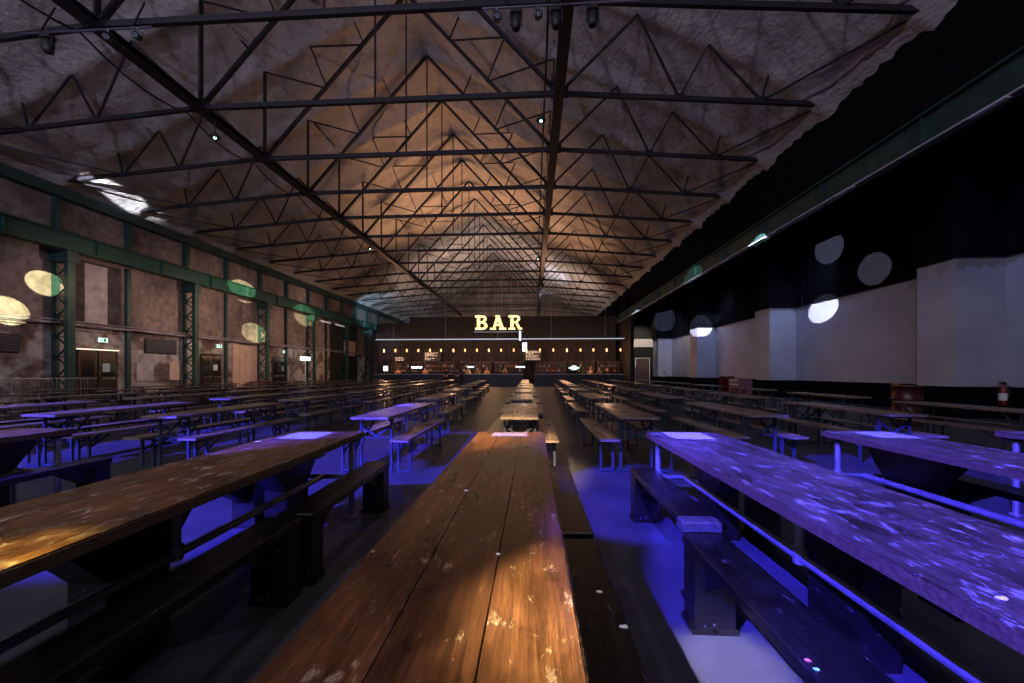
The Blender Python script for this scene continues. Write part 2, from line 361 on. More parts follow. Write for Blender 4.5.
# things on the left wall
def wallbox(name, y0, y1, z0, z1, d, mat, par=None, x=XL): return MB().box(x, x+d, y0, y1, z0, z1).build(name, mat, par)
def door(n, y0, y1, h, lightbar):
    d = struct(wallbox('door_%d' % n, y0-.1, y1+.1, 0, h+.1, .06, M['black']))
    ym = (y0+y1)/2
    for a, b in ((y0, ym-.03), (ym+.03, y1)):
        wallbox('door_leaf', a, b, .02, h, .10, M['black_gloss'], d)
        wallbox('door_glass', a+.12, b-.12, 1.15, h-.25, .115, M['glass_dark'], d)
        mb = MB(); mb.tube([(XL+.18, a+.1, 1.05), (XL+.18, b-.1, 1.05)], .02, 6); mb.box(XL+.1, XL+.19, a+.1, a+.14, 1.02, 1.08); mb.box(XL+.1, XL+.19, b-.14, b-.1, 1.02, 1.08)
        mb.build('push_bar', M['tube'], d)
    if lightbar: wallbox('light_bar', y0-.05, y1+.05, h+.02, h+.07, .2, M['e_whitew'], d)
    return d
door(2, 15.50, 17.01, 2.32, True); door(3, 21.75, 23.1, 2.36, False); door(4, 28.0, 29.3, 2.4, False)
wallbox('door_notice', 16.42, 16.72, 1.35, 1.75, .125, plain('notice_paper', (.35,.5,.5), .5), bpy.data.objects['door_2'])
wallbox('door_notice', 22.5, 22.8, 1.45, 1.8, .125, plain('notice_paper', (.5,.55,.5), .5), bpy.data.objects['door_3'])
def exit_sign(y, z, label, w=.42):
    t = empty('exit_sign', (XL+.02, y, z)); MB().box(0, .09, -w/2, w/2, -.11, .11).build('case', M['white'], t)
    MB().box(.09, .10, -w/2+.02, w/2-.02, -.09, .09).build('face', M['e_exit'], t)
    g = plain('exit_pictogram', (.02,.3,.12), .5)
    mb = MB(); mb.box(.10, .104, .02, .12, -.07, .07); mb.bar((.102,-.14,0), (.102,-.02,0), .03, .004, up=(1,0,0))
    mb.sphere((.102,-.03,.05), .016, 8, 5, sc=(.2,1,1)); mb.bar((.102,-.03,.04), (.102,-.05,-.01), .02, .004, up=(1,0,0)); mb.bar((.102,-.05,-.01), (.102,-.09,-.06), .014, .004, up=(1,0,0)); mb.bar((.102,-.05,-.01), (.102,-.02,-.06), .014, .004, up=(1,0,0))
    mb.build('pictogram', g, t); tag(t, label, 'exit sign', 'exit signs on the left wall')
exit_sign(16.45, 2.82, 'green glowing exit sign above the nearest double door'); exit_sign(22.95, 2.98, 'green glowing exit sign above the second double door')
exit_sign(29.2, 2.95, 'small glowing exit sign above the third, far door', .3)
o = wallbox('louvre_panel', 18.4, 20.15, 2.33, 3.1, .05, M['black']); tag(o, 'dark louvred panel on the wall left of the second lattice column', 'vent')
mb = MB()
for i in range(9): mb.box(XL+.05, XL+.09, 18.45, 20.10, 2.38+i*.078, 2.42+i*.078)
mb.build('slats', plain('grey_slats', (.07,.07,.085), .6), o)
o = wallbox('louvre_panel', 12.0, 13.65, 2.1, 2.8, .05, M['black']); tag(o, 'dark louvred panel at the left edge of the view', 'vent')
mb = MB()
for i in range(8): mb.box(XL+.05, XL+.09, 12.05, 13.6, 2.15+i*.078, 2.19+i*.078)
mb.build('slats', bpy.data.materials['grey_slats'], o)
o = wallbox('wall_board', 18.0, 18.85, .9, 1.85, .05, M['grey_plaster']); tag(o, 'pale square board low on the wall under the louvred panel', 'board')
o = wallbox('wall_board', 19.75, 20.35, .9, 1.9, .05, M['pale_panel']); tag(o, 'tan board low on the wall beside the second lattice column', 'board')
o = wallbox('board_partition', 24.1, 26.3, 0, 3.2, .08, M['pale_panel']); tag(o, 'large plain tan board partition on the left wall beside the third column', 'partition')
mb = MB()
for i in range(5): mb.box(XL+.08, XL+.085, 24.1+i*.55, 24.11+i*.55, 0, 3.2)
mb.build('seams', M['stain'], o)
# brighter and darker plaster bays in the upper wall (old rendering and damp stains)
for (y0, y1, z0, z1, m, lab) in [(15.5,17.3,3.5,6.3,'stain','dark damp stained plaster bay right of the first column'),(15.8,16.7,3.55,6.2,'grey_plaster','grey plaster patch in the bay right of the first column'),
        (36.2,42.0,0,6.3,'black','black boarded bay at the far end of the left wall'),(38.9,41.5,3.1,4.7,'pale_panel','tan board above the far black bay')]:
    d = .02 if m == 'stain' else (.03 if m != 'pale_panel' else .06)
    o = wallbox('wall_panel', y0, y1, z0, z1, d, M[m]); tag(o, lab, 'panel')
for (y, lab) in [(34.6, 'nearer'), (37.2, 'farther')]:
    t = empty('tube_light', (XL+.5, y, 6.0)); MB().box(-.05, .05, -.9, .9, .03, .1).build('housing', M['white'], t); MB().tube([(0,-.88,0), (0,.88,0)], .02, 8).build('tube', M['e_line'], t)
    MB().box(-.5, 0, -.03, .03, .05, .09).build('bracket', M['black'], t)
    tag(t, 'slim white tube light at the far left under the rail beam, the %s of two' % lab, 'light', 'tube lights at the far left')
# pale lit box sign on a post
t = empty('post_sign', (-18.9, 30.6, 0)); MB().tube([(0,0,0),(0,0,2.3)], .05, 8).build('post', plain('pale_post', (.6,.62,.55), .5), t)
MB().box(-.06, .06, -.62, .62, 2.3, 2.62).build('sign_box', emat('sign_box_glow', (.8,1,.9), 2.2), t); MB().lathe([(.25,0),(.25,.03),(.05,.05)], n=14).build('base', M['black'], t)
tag(t, 'small bright box sign on a pale post in front of the far left wall', 'sign')
# crowd barriers
def barrier(x, y, rz, lab):
    t = empty('crowd_barrier', (x, y, 0), rz)
    mb = MB(); mb.tube([(-1.15,0,.2),(-1.15,0,1.06),(-1.1,0,1.1),(1.1,0,1.1),(1.15,0,1.06),(1.15,0,.2),(-1.15,0,.2)], .02, 6); mb.build('frame', M['tube'], t)
    mb = MB()
    for i in range(17): mb.tube([(-1.05+i*.131,0,.2),(-1.05+i*.131,0,1.1)], .008, 5)
    mb.build('bars', M['tube'], t)
    for s in (-.8, .8): MB().tube([(s,-.3,.02),(s,0,.2),(s,.3,.02)], .015, 6).build('foot', M['tube'], t)
    tag(t, lab, 'barrier', 'crowd barriers along the left wall')
barrier(-18.4, 11.2, PI/2, 'grey crowd barrier at the left edge of the view'); barrier(-18.4, 13.6-.02, PI/2, 'grey crowd barrier ending at the first green column')
# red stacked stools near the partition
def stool(x, y, lab):
    t = empty('red_stool', (x, y, 0)); MB().lathe([(.17,.62),(.19,.64),(.19,.70),(.16,.72)], n=12).build('seat', M['brick'], t)
    for k in range(4):
        a = PI/4+k*PI/2; MB().tube([(.13*math.cos(a),.13*math.sin(a),.62),(.19*math.cos(a),.19*math.sin(a),0)], .013, 6).build('leg', M['black'], t)
    tag(t, lab, 'stool', 'red stools by the tan partition')
for k, l in enumerate(['nearest the camera', 'second from the camera', 'third from the camera', 'farthest from the camera']):
    stool(-18.9, 24.6+k*.55, 'small red stool in front of the tan partition, '+l)

# ------------------------------------------------------------------ roof trusses (all alike)
EZ, CZ = 9.3, 9.95
def truss(first=False):
    t = empty('roof_truss')
    ZR = lambda o_: RZ-.16-.490*o_
    def m(a, b, w, h=None):
        mb = MB(); mb.bar(a, b, w, h or w, up=(0,1,0)); return mb
    mb = MB()
    for s in (-1, 1): mb.bar((s*5.8,0,CZ), (-14.5 if s < 0 else 13.75,0,EZ), .10, .13)
    mb.bar((-5.8,0,CZ), (5.8,0,CZ), .11, .15)
    mb.build('bottom_chord', M['steel'], t)
    mb = MB(); mb.bar((0,0,CZ), (0,0,ZR(0)), .05, .05); mb.build('king_post', M['steel'], t)
    for s in (-1, 1):
        mb = MB(); mb.bar((s*11.6,0,ZR(11.6)+.2), (0,0,ZR(0)+.2), .10, .10); mb.bar((s*11.6,0,ZR(11.6)+.2), (-14.5 if s < 0 else 13.75,0,EZ+.05), .10, .10); mb.build('rafter', M['steel'], t)
        mb = MB()
        for dy in (-.03, .03): mb.bar((s*5.8,dy,CZ), (0,dy,ZR(0)), .062, .10)
        mb.build('inner_rafter', M['steel'], t)
        mb = MB()
        mb.bar((s*5.8,0,CZ), (s*5.8,0,ZR(5.8)), .14, .06)
        mb.build('post', M['steel'], t)
        mb = MB(); mb.box(s*5.8-.28, s*5.8+.28, -.012, .012, CZ-.14, CZ+.22)
        mb.build('gusset', M['steel'], t)
        for xx, zz in ((9.43, CZ-.28), (11.85, CZ-.47)): MB().box(s*xx-.14, s*xx+.14, -.012, .012, zz-.08, zz+.14).build('gusset', M['steel'], t)
        for a, b, w in [((5.8,CZ),(8.2,ZR(8.2)),.07), ((8.2,ZR(8.2)),(9.43,CZ-.28),.055), ((9.43,CZ-.28),(10.3,ZR(10.3)),.055), ((10.3,ZR(10.3)),(11.85,CZ-.47),.055),
                        ((11.85,CZ-.47),(12.1,ZR(12.1)+.1),.05), ((3.2,12.67),(5.8,ZR(5.8)),.05), ((3.2,12.67),(3.9,ZR(3.9)),.05), ((3.9,ZR(3.9)),(1.7,14.35),.05), ((1.7,14.35),(2.1,ZR(2.1)),.05)]:
            m((s*a[0],0,a[1]), (s*b[0],0,b[1]), w).build('strut', M['steel'], t)
        MB().bar((s*11.85,0,CZ-.47), (-14.3 if s < 0 else 13.6,-2.95,EZ), .045, .045).build('wind_brace', M['steel'], t)
    return t
T0 = truss()
ordn = ['first','second','third','fourth','fifth','sixth','seventh','eighth','ninth','tenth','eleventh','twelfth','thirteenth','fourteenth','fifteenth','sixteenth','seventeenth','eighteenth']
for k, y in enumerate(TY[1:-1]):
    t = T0 if k == 0 else copy_tree(T0)
    t.location = (RX, y, 0); tag(t, 'dark steel roof truss spanning the hall, %s from the camera' % ordn[k], 'truss', 'steel roof trusses')
for s, lab in ((-1, 'left'), (1, 'right')):
    t = empty('longitudinal_beam', (RX+s*5.8, 0, 0))
    mb = MB(); mb.box(-.15, .15, 5, YB, CZ-.14, CZ-.10); mb.box(-.15, .15, 5, YB, CZ+.06, CZ+.1); mb.box(-.02, .02, 5, YB, CZ-.1, CZ+.06); mb.build('bottom_flange_beam', M['steel'], t)
    mb = MB(); mb.bar((0,5,RZ+.06-SL*5.8), (0,YB,RZ+.06-SL*5.8), .08, .1); mb.build('top_purlin', M['steel'], t)
    mb = MB(); pts = []
    for k in range(17):
        for q in range(6):
            u = q/6; pts.append((-.35*s*(-1 if s < 0 else 1)-.1, 5.9+2.95*(k+u), CZ-.15-.28*4*u*(1-u)))
    mb.tube(pts, .028, 6); mb.build('slung_cable', M['black'], t)
    tag(t, 'long dark roof beam running towards the bar on the %s, with a slung cable' % lab, 'beam')
# small glowing lamps hung from the beams
def lamp(x, y, z, lab):
    t = empty('roof_lamp', (x, y, z)); MB().tube([(0,0,.12),(0,0,.55)], .015, 6).build('stem', M['black'], t)
    MB().lathe([(.03,.14),(.08,.12),(.16,.0),(.15,-.01),(.07,.1)], n=14).build('shade', M['black'], t, smooth=True)
    MB().sphere((0,0,-.0), .05, 10, 6).build('bulb', M['e_lamp'], t)
    tag(t, lab, 'lamp', 'small green-white lamps under the roof beams')
lamp(-10.5, 12.0, 9.1, 'small green-white lamp under the nearest node of the left roof beam')
lamp(.25, 11.9, 9.2, 'small green-white lamp under the nearest node of the right roof beam')
lamp(-10.55, 24.1, 9.35, 'distant green-white lamp under the left roof beam')
lamp(.35, 26.8, 9.3, 'distant green-white lamp under the right roof beam')

# stage fixtures on pipes
def head_big(par_name='moving_head_light'):
    t = empty(par_name)
    MB().cbox(-.17, .17, -.13, .13, -.16, 0, .03).build('base', M['black'], t)
    mb = MB(); mb.box(-.20, -.16, -.05, .05, -.48, -.06); mb.box(.16, .20, -.05, .05, -.48, -.06); mb.box(-.2, .2, -.05, .05, -.12, -.06); mb.build('yoke', M['black'], t)
    MB().lathe([(.08,-.62),(.13,-.60),(.15,-.45),(.15,-.3),(.12,-.2),(.05,-.17)], n=14).build('head', M['black'], t, smooth=True)
    MB().lathe([(.07,-.625),(.07,-.61)], n=12).build('lens', M['glass_dark'], t)
    mb = MB(); mb.box(-.03, .03, -.03, .03, 0, .08); mb.build('clamp', M['tube'], t); return t
def head_small():
    t = empty('par_light')
    mb = MB(); mb.tube([(0,.13,-.2),(0,.06,-.22),(0,-.1,-.26),(0,-.12,-.265)], [.05,.10,.12,.12], 12); mb.build('can', M['black'], t, smooth=True)
    mb = MB()
    for k in range(7):
        a = k*PI/3; r = .0 if k == 6 else .065; mb.sphere((r*math.cos(a), -.13, -.268+r*math.sin(a)), .02, 6, 4)
    mb.build('led_lenses', plain('lens_clear', (.35,.35,.5), .1), t)
    mb = MB(); mb.tube([(-.14,0,-.24),(-.14,0,-.06),(0,0,0),(.14,0,-.06),(.14,0,-.24)], .012, 6); mb.build('yoke', M['black'], t)
    MB().box(-.025, .025, -.025, .025, -.01, .07).build('clamp', M['tube'], t); return t
def pipe(x0, x1, y, z, lab):
    t = empty('lighting_bar', ((x0+x1)/2, y, z)); h = (x1-x0)/2
    MB().tube([(-h,0,0),(h,0,0)], .025, 8).build('tube', plain('purple_grey_tube', (.06,.055,.09), .5, .3), t)
    for q in (-h*.7, 0, h*.7): MB().bar((q,0,0), (q,.3,.9), .03).build('hanger', M['black'], t)
    tag(t, lab, 'lighting bar')
HB = head_big(); HS = head_small(); usedb = [0]; useds = [0]
def place(proto, flag, x, y, z, rz, lab, cat, grp, sc=.72):
    t = proto if not flag[0] else copy_tree(proto); flag[0] = 1
    t.location = (x, y, z); t.rotation_euler = (0,0,rz); t.scale = (sc,)*3; tag(t, lab, cat, grp)
FY, FZ = 8.6, 9.62
c_, s_ = math.cos(YAW), math.sin(YAW)
def xat(px, Y):
    t = (px-512)/F; return Y*(t*c_-s_)/(c_+t*s_)
pipe(xat(482, FY), xat(640, FY), FY, FZ, 'thin purple-grey lighting bar hung at the top centre, by the right roof beam')
for px, lab in ((516, 'leftmost big black moving head on the top centre bar'), (556, 'middle big black moving head on the top centre bar'), (592.5, 'rightmost big black moving head on the top centre bar')):
    place(HB, usedb, xat(px, FY), FY, FZ-.07, 0, lab, 'stage light', 'moving head lights')
for px, lab in ((497, 'small black par light at the left end of the top centre bar'), (538, 'small black par light between two moving heads on the top centre bar')):
    place(HS, useds, xat(px, FY), FY, FZ-.07, .3, lab, 'stage light', 'small par lights')
FZ2 = 9.6
pipe(xat(20, FY), xat(152, FY), FY, FZ2, 'thin purple-grey lighting bar hung at the top left, by the left roof beam')
place(HB, usedb, xat(48, FY), FY, FZ2-.05, 0, 'big black moving head on the top left bar', 'stage light', 'moving head lights')
place(HS, useds, xat(108, FY), FY, FZ2-.05, .5, 'small black par light near the middle of the top left bar', 'stage light', 'small par lights')
place(HS, useds, xat(138, FY), FY, FZ2-.05, .2, 'small black par light at the right end of the top left bar', 'stage light', 'small par lights')

# ------------------------------------------------------------------ long plank tables (real size 4 m)
def support_profile(h, top, bot, base):       # corbelled trestle outline in (y, z)
    return [(-bot, 0), (bot, 0), (bot, base), (top, h-.07), (top, h), (-top, h), (-top, h-.07), (-bot, base)]
TL = 4.15
def plank_table(x, y_far, w, rz, mat, lab, seed, side=1):
    """origin on the floor at the far end, centre; table runs to -Y"""
    t = empty('long_plank_table', (x, y_far, 0), rz)
    mb = MB(); n = 3; pw = w/n; rnd = random.Random(seed)
    for i in range(n):
        x0, x1 = -w/2+i*pw+.0015, -w/2+(i+1)*pw-.0015
        cuts = [-TL, -TL+.9+rnd.random()*1.6, 0]
        for a, b in zip(cuts[:-1], cuts[1:]): mb.cbox(x0, x1, a-.001*(a > -TL), b+.001*(b < 0), .738, .78-rnd.random()*.0015, .001)
    mb.build('tabletop', mat, t)
    mb = MB(); mb.box(-w/2-.004, -w/2+.012, -TL, -.004, .728, .772); mb.box(w/2-.012, w/2+.004, -TL, -.004, .728, .772)
    mb.build('side_edging', M['plank_edge'], t)
    for yy in (-.08, -.75, -2.6, -TL+.1): MB().box(-w/2+.02, w/2-.02, yy-.05, yy+.05, .70, .737).build('batten', M['black_wood'], t)
    for yy in (-.10, -TL+.12):
        for sx in (-1, 1):
            mb = MB(); mb.tube([(sx*(w/2-.08), yy, 0), (sx*(w/2-.08), yy, .71)], .024, 12)
            mb.lathe([(.045,0),(.045,.012)], sx*(w/2-.08), yy, 0); mb.lathe([(.032,.33),(.032,.42)], sx*(w/2-.08), yy, 0); mb.build('leg', M['tube'], t, smooth=False)
        mb = MB(); mb.tube([(-w/2+.05, yy, .375), (w/2-.05, yy, .375)], .02, 10); mb.build('cross_tube', M['tube'], t)
    mb = MB(); mb.tube([(0, -.1, .375), (0, -TL+.12, .375)], .024, 10); mb.build('foot_rail', M['tube'], t)
    for yy in (-1.62, -3.1):
        mb = MB(); mb.tube([(0, yy, .375), (0, yy, .71)], .024, 10); mb.lathe([(.034,.345),(.034,.43)], 0, yy, 0, 10); mb.build('stub_post', M['tube'], t)
    for yy in (-.40, -1.75, -3.1):
        MB().prism([(p+yy, q) for p, q in support_profile(.70, .36, .16, .38)], 'x', *sorted((side*.06, side*.24))).build('trestle', M['black_wood'], t)
    tag(t, lab, 'table', 'long plank tables in the front row'); return t
def plank_bench(x, y_far, L, rz, lab, w=.22, h=.46, legs=None):
    t = empty('black_plank_bench', (x, y_far, 0), rz)
    mb = MB(); mb.cbox(-w/2, w/2, -L, 0, h-.05, h, .006); mb.build('seat_plank', M['black_wood'], t)
    for yy in (legs or (-.085, -L+.085)):
        sgn = -1 if yy > -L/2 else 1
        MB().prism([(yy-.07,0),(yy+.07,0),(yy+.07,h-.05),(yy-.07,h-.05)], 'x', -w/2+.008, w/2-.008).build('leg', M['black_wood'], t)
        MB().prism([(yy+sgn*.07,.22),(yy+sgn*.07,h-.05),(yy+sgn*.36,h-.05)], 'x', -.05, .05).build('bracket', M['black_wood'], t)
        MB().box(-w/2-.008, w/2+.004, yy-.075, yy+.075, 0, .03).build('foot', M['black_wood'], t)
    tag(t, lab, 'bench', 'black plank benches in the front row'); return t
plank_table(-.21, 3.62, .62, 0, M['plank'], 'long brown plank table running from the camera straight down the middle', 1)
plank_table(-1.965, 3.55, .70, .035, M['plank2'], 'long brown plank table left of the central one, its end under a blue patch', 2, -1)
plank_table(1.405, 3.70, .65, 0, M['plank3'], 'long scuffed blue-lit plank table just right of the central one', 3)
plank_table(3.12, 3.86, .64, 0, M['plank3'], 'long blue-edged plank table second to the right of the central one', 4)
plank_table(-4.93, 3.60, .62, .03, M['plank2'], 'long plank table at the left edge of the view, in the front row', 5, -1)
plank_table(4.80, 3.95, .64, 0, M['plank3'], 'long plank table whose corner just enters at the right edge of the view', 6)
plank_bench(.225, 4.02-.4, 1.5, 0, 'black plank bench at the right side of the far half of the central table')
plank_bench(.225, 2.05, 2.0, 0, 'scuffed black plank bench beside the near right edge of the central table')
plank_bench(-.62, 3.5, 3.2, 0, 'black plank bench tucked under the left side of the central table')
plank_bench(-1.535, 3.72, 1.42, .03, 'black plank bench right of the left table, far half of the pair')
plank_bench(-1.525, 2.26, 2.2, .02, 'black plank bench right of the left table, near half with a thick end leg')
plank_bench(1.015, 3.62, 1.42, 0, 'black plank bench left of the scuffed blue-lit table, far half of the pair')
plank_bench(.935, 2.16, 2.2, 0, 'black plank bench left of the scuffed blue-lit table, near half on the blue floor')
plank_bench(1.87, 3.3, 2.8, 0, 'black plank bench right of the scuffed blue-lit table')
plank_bench(3.62, 3.6, 2.8, 0, 'black plank bench right of the second table to the right')
plank_bench(-4.48, 3.72, 2.6, .03, 'black plank bench in the left foreground beside the leftmost long table')
plank_bench(-2.5, 3.3, 2.6, .035, 'black plank bench on the far left side of the left table')
o = MB().cbox(-.12, .10, -.10, .0, 0, .055, .01).build('timber_block', plain('raw_timber_end', (.03,.028,.028), .7, var=.5, bs=30, bump=.5), None, (.95, 2.26, .462)); tag(o, 'short pale-ended timber block where the two right benches meet', 'timber block')
M['notice_print'] = plain('printed_lines', (.25,.25,.45), .5)
M['paper_bluelit'] = plain('blue_lit_tinted_paper', (.13,.11,.34), .25)  # white sheet with the blue light on it put into its colour
def notice(x, y, w, d, z, rz, lab, mat='paper'):
    t = empty('paper_notice', (x, y, z), rz); MB().box(-w/2, w/2, -d/2, d/2, 0, .0015).build('sheet', M[mat], t)
    mb = MB(); mb.box(-w/2+.02, w/2-.02, -.006, .006, .0015, .002); mb.build('print', M['notice_print'], t)
    tag(t, lab, 'notice', 'paper notices at the table ends')
notice(-2.03, 3.30, .34, .34, .782, .035, 'bright laminated notice at the far end of the left plank table')
notice(-.21, 3.45, .32, .20, .782, 0, 'laminated notice tinted violet as if blue-lit, at the far end of the central plank table', 'paper_bluelit')
notice(1.38, 3.48, .34, .34, .782, 0, 'bright laminated notice at the far end of the scuffed blue-lit table')
notice(3.18, 3.62, .34, .34, .782, 0, 'laminated notice at the far end of the second table to the right')
notice(-2.2, 6.5, .3, .3, .772, 0, 'laminated notice on the purple-lit folding table left of centre')
notice(-.2, 6.7, .28, .2, .772, 0, 'laminated notice on the first folding table of the central line')
notice(1.38, 6.9, .3, .25, .772, 0, 'laminated notice on the first folding table right of centre')
def scrap(px, py, z, sz, mat, lab):
    zc = F*(EYE-z)/(py-HY); xc = (px-512)/F*zc; X, Y = xc*c_-zc*s_, xc*s_+zc*c_
    mb = MB(); n = 7; r = random.Random(int(px)); pts = [(sz*(.6+.5*r.random())*math.cos(2*PI*i/n), sz*.6*(.6+.5*r.random())*math.sin(2*PI*i/n)) for i in range(n)]
    mb.add([(0,0,.006)]+[(a,b,.001+.003*r.random()) for a,b in pts]+[(a,b,0) for a,b in pts], [(0,i+1,(i+1) % n+1) for i in range(n)]+[(i+1,n+i+1,n+(i+1) % n+1,(i+1) % n+1) for i in range(n)])
    tag(mb.build('paper_scrap', mat, None, (X, Y, z+.0012)), lab, 'paper scrap', 'scraps of paper left on tables and benches')
scrap(498.6, 555, .78, .008, M['paper_w'], 'tiny white scrap in the middle of the central table')
scrap(466, 491, .78, .012, M['paper_w'], 'tiny pale scrap on the far half of the central table')
scrap(599, 592, .46, .016, M['paper_w'], 'white scrap on the black bench beside the central table')
scrap(624, 627, .46, .018, M['paper_w'], 'larger white scrap nearest the camera on the black bench by the central table')
scrap(808, 661, .46, .014, M['pink'], 'pink scrap on the black bench by the scuffed table')
scrap(817, 670, .46, .012, M['greenp'], 'green scrap on the black bench by the scuffed table')
scrap(1002, 599, .78, .016, M['paper_w'], 'white scrap near the right edge on the scuffed blue-lit table')
scrap(757, 437, .78+0, .02, M['paper_w'], 'x') if False else None
scrap(258, 441.5, .78, .03, M['paper_w'], 'small white scrap near the far end of the left plank table')

# ------------------------------------------------------------------ folding tables and benches
def folding(name, w, L, h, th, detailed=True):
    """origin at near end centre, runs to +Y"""
    t = empty(name); parts = {}
    top = MB()
    n = 3 if w > .3 else 2
    for i in range(n): top.cbox(-w/2+i*w/n+.001, -w/2+(i+1)*w/n-.001, 0, L, h-th, h, .004)
    legs = []
    for yy, s in ((.22, 1), (L-.22, -1)):
        mb = MB(); hw = w/2-.04
        for sx in (-1, 1): mb.bar((sx*hw, yy, 0), (sx*hw, yy, h-th), .03, .03)
        mb.bar((-hw, yy, .03), (hw, yy, .03), .03, .03); mb.bar((-hw, yy, h-th-.03), (hw, yy, h-th-.03), .03, .03)
        if w > .3: mb.bar((-hw, yy, h-.14), (hw*.1, yy, h-.30), .022, .03); mb.bar((hw, yy, h-.14), (-hw*.1, yy, h-.30), .022, .03); mb.bar((-hw, yy, h-.30), (hw, yy, h-.30), .022, .02)
        legs.append((mb, [((sx*hw*.9, yy, h*.55), (sx*hw*.6, yy+s*.32, h-th)) for sx in (-1, 1)]))
    if detailed:
        top.build('tabletop' if w > .3 else 'seat', M['folding'], t)
        e = MB(); e.box(-w/2-.003, w/2+.003, -.004, 0, h-th-.005, h-.003); e.box(-w/2-.003, w/2+.003, L, L+.004, h-th-.005, h-.003)
        e.box(-w/2-.004, -w/2, 0, L, h-th-.005, h-.006); e.box(w/2, w/2+.004, 0, L, h-th-.005, h-.006); e.build('edge_trim', M['edge'], t)
        for mb, br in legs:
            l = mb.build('leg_frame', M['leg_metal'], t)
            for a, c in br: MB().bar(a, c, .02).build('folding_stay', M['leg_metal'], l)
        return t
    mb = MB(); mb.v, mb.f, mb.m = top.v, top.f, top.m
    for q, br in legs:
        mb.add(q.v, q.f, 1)
        for a, c in br: mb.bar(a, c, .02, m=1)
    bpy.data.objects.remove(t)
    return mb.build(name, [M['folding'], M['leg_metal']])
ft, fb = folding('folding_table', .49, 2.2, .77, .03), folding('folding_bench', .24, 2.2, .48, .028)
ft2, fb2 = folding('folding_table', .49, 2.2, .77, .03, False), folding('folding_bench', .24, 2.2, .48, .028, False)
first = {id(ft): 1, id(fb): 1, id(ft2): 1, id(fb2): 1}; base = {'t': (ft, ft2), 'b': (fb, fb2)}
usedp = set()
def put(kind, far, x, y, rz, lab, grp):
    p = base[kind][1 if far else 0]
    if p.name in usedp: o = copy_tree(p)
    else: o = p; usedp.add(p.name)
    o.location = (x, y, 0); o.rotation_euler = (0, 0, rz); tag(o, lab, 'table' if kind == 't' else 'bench', grp)
rn = random.Random(3)
cols = [('central', None, -.18, 4.9, 3.0, -.018, 8), ('left', 0, -2.10, 4.78, 3.45, -.07, 7), ('left', 1, -4.93, 4.75, 3.02, -.05, 8), ('left', 2, -6.74, 4.82, 3.02, -.03, 8),
        ('left', 3, -8.85, 4.9, 3.02, -.03, 8), ('left', 4, -11.1, 4.95, 3.02, -.02, 8), ('left', 5, -13.3, 5.0, 3.02, -.02, 8), ('left', 6, -15.5, 5.0, 3.02, -.02, 8),
        ('right', 0, 1.38, 4.98, 3.55, .03, 7), ('right', 1, 3.18, 5.3, 3.5, .03, 7), ('right', 2, 5.15, 5.5, 3.5, .03, 7), ('right', 3, 7.48, 5.85, 3.5, .03, 7)]
for side, ci, x0, y0, pitch, dx, nr in cols:
    for r in range(nr):
        x = x0+dx*r*pitch+rn.uniform(-.03,.03)*(r > 0); y = y0+r*pitch+rn.uniform(-.12,.12)*(r > 0)
        rz = rn.uniform(-.012,.012)-.0*(r == 0)
        if (x*c_+y*s_)/(-x*s_+y*c_+2.4) < -1.38 or (x*c_+y*s_)/(-x*s_+y*c_+2.4) > 1.40: continue
        where = 'central line' if ci is None else '%s line %s of centre' % (ordn[ci], side)
        row = '%s row back' % ordn[r]; far = r >= 4
        put('t', far, x, y, rz, 'narrow wooden folding table in the %s, %s' % (where, row), 'folding tables set out in rows')
        for s, sn in ((-1, 'left'), (1, 'right')):
            bx = x+s*.385+rn.uniform(-.03,.03)*(r > 0); by = y+rn.uniform(-.15,.15)*(r > 0)
            if ci is None and r == 0: by = 5.45 if s < 0 else 4.87
            put('b', far, bx, by, rz+rn.uniform(-.01,.01), 'folding bench %s of its table in the %s, %s' % (sn, where, row), 'folding benches beside the folding tables')

# ------------------------------------------------------------------ bar at the far end
YBAR = 35.0
o = strip(MB(), [(-15.9, 38.2), (-12.6, 38.2)], 0, 6.35, ripple=.05, step=.16).build('bar_backdrop', M['drape_grey'], smooth=True); tag(o, 'grey pleated backdrop at the left end of the bar, slightly lower than the rest', 'backdrop')
o = strip(MB(), [(-12.6, 38.2), (8.2, 38.2)], 0, 6.95, ripple=.05, step=.16).build('bar_backdrop', M['drape_grey'], smooth=True); tag(o, 'wide dark pleated backdrop behind the bar and the BAR sign', 'backdrop')
MB().box(-12.6, 8.2, 38.25, 38.35, 0, 6.9).build('backing_board', M['black'], o)
o = MB().box(8.7, 8.98, 34.5, 41.9, 0, 6.3).build('bar_end_panel', M['drape_grey']); tag(o, 'dark panel closing the right end of the bar area', 'panel')
def counter(x0, x1, lab):
    t = empty('bar_counter', ((x0+x1)/2, YBAR, 0)); h = (x1-x0)/2
    MB().box(-h, h, 0, .7, 0, 1.1).build('counter_front', plain('dark_bar_front', (.02,.022,.03), .5, var=.3, bs=2), t)
    MB().box(-h-.05, h+.05, -.08, .78, 1.1, 1.17).build('countertop', plain('grey_blue_bar_top', (.28,.30,.38), .3), t)
    mb = MB(); n = int(2*h/1.2)
    for i in range(n+1): mb.box(-h+i*2*h/n-.015, -h+i*2*h/n+.015, -.012, 0, .05, 1.08)
    mb.build('front_ribs', M['black'], t); tag(t, lab, 'bar counter', 'bar counters')
counter(-14.9, -.95, 'long dark bar counter under the left part of the bar, pale top'); counter(.1, 8.2, 'dark bar counter on the right part of the bar, pale top')
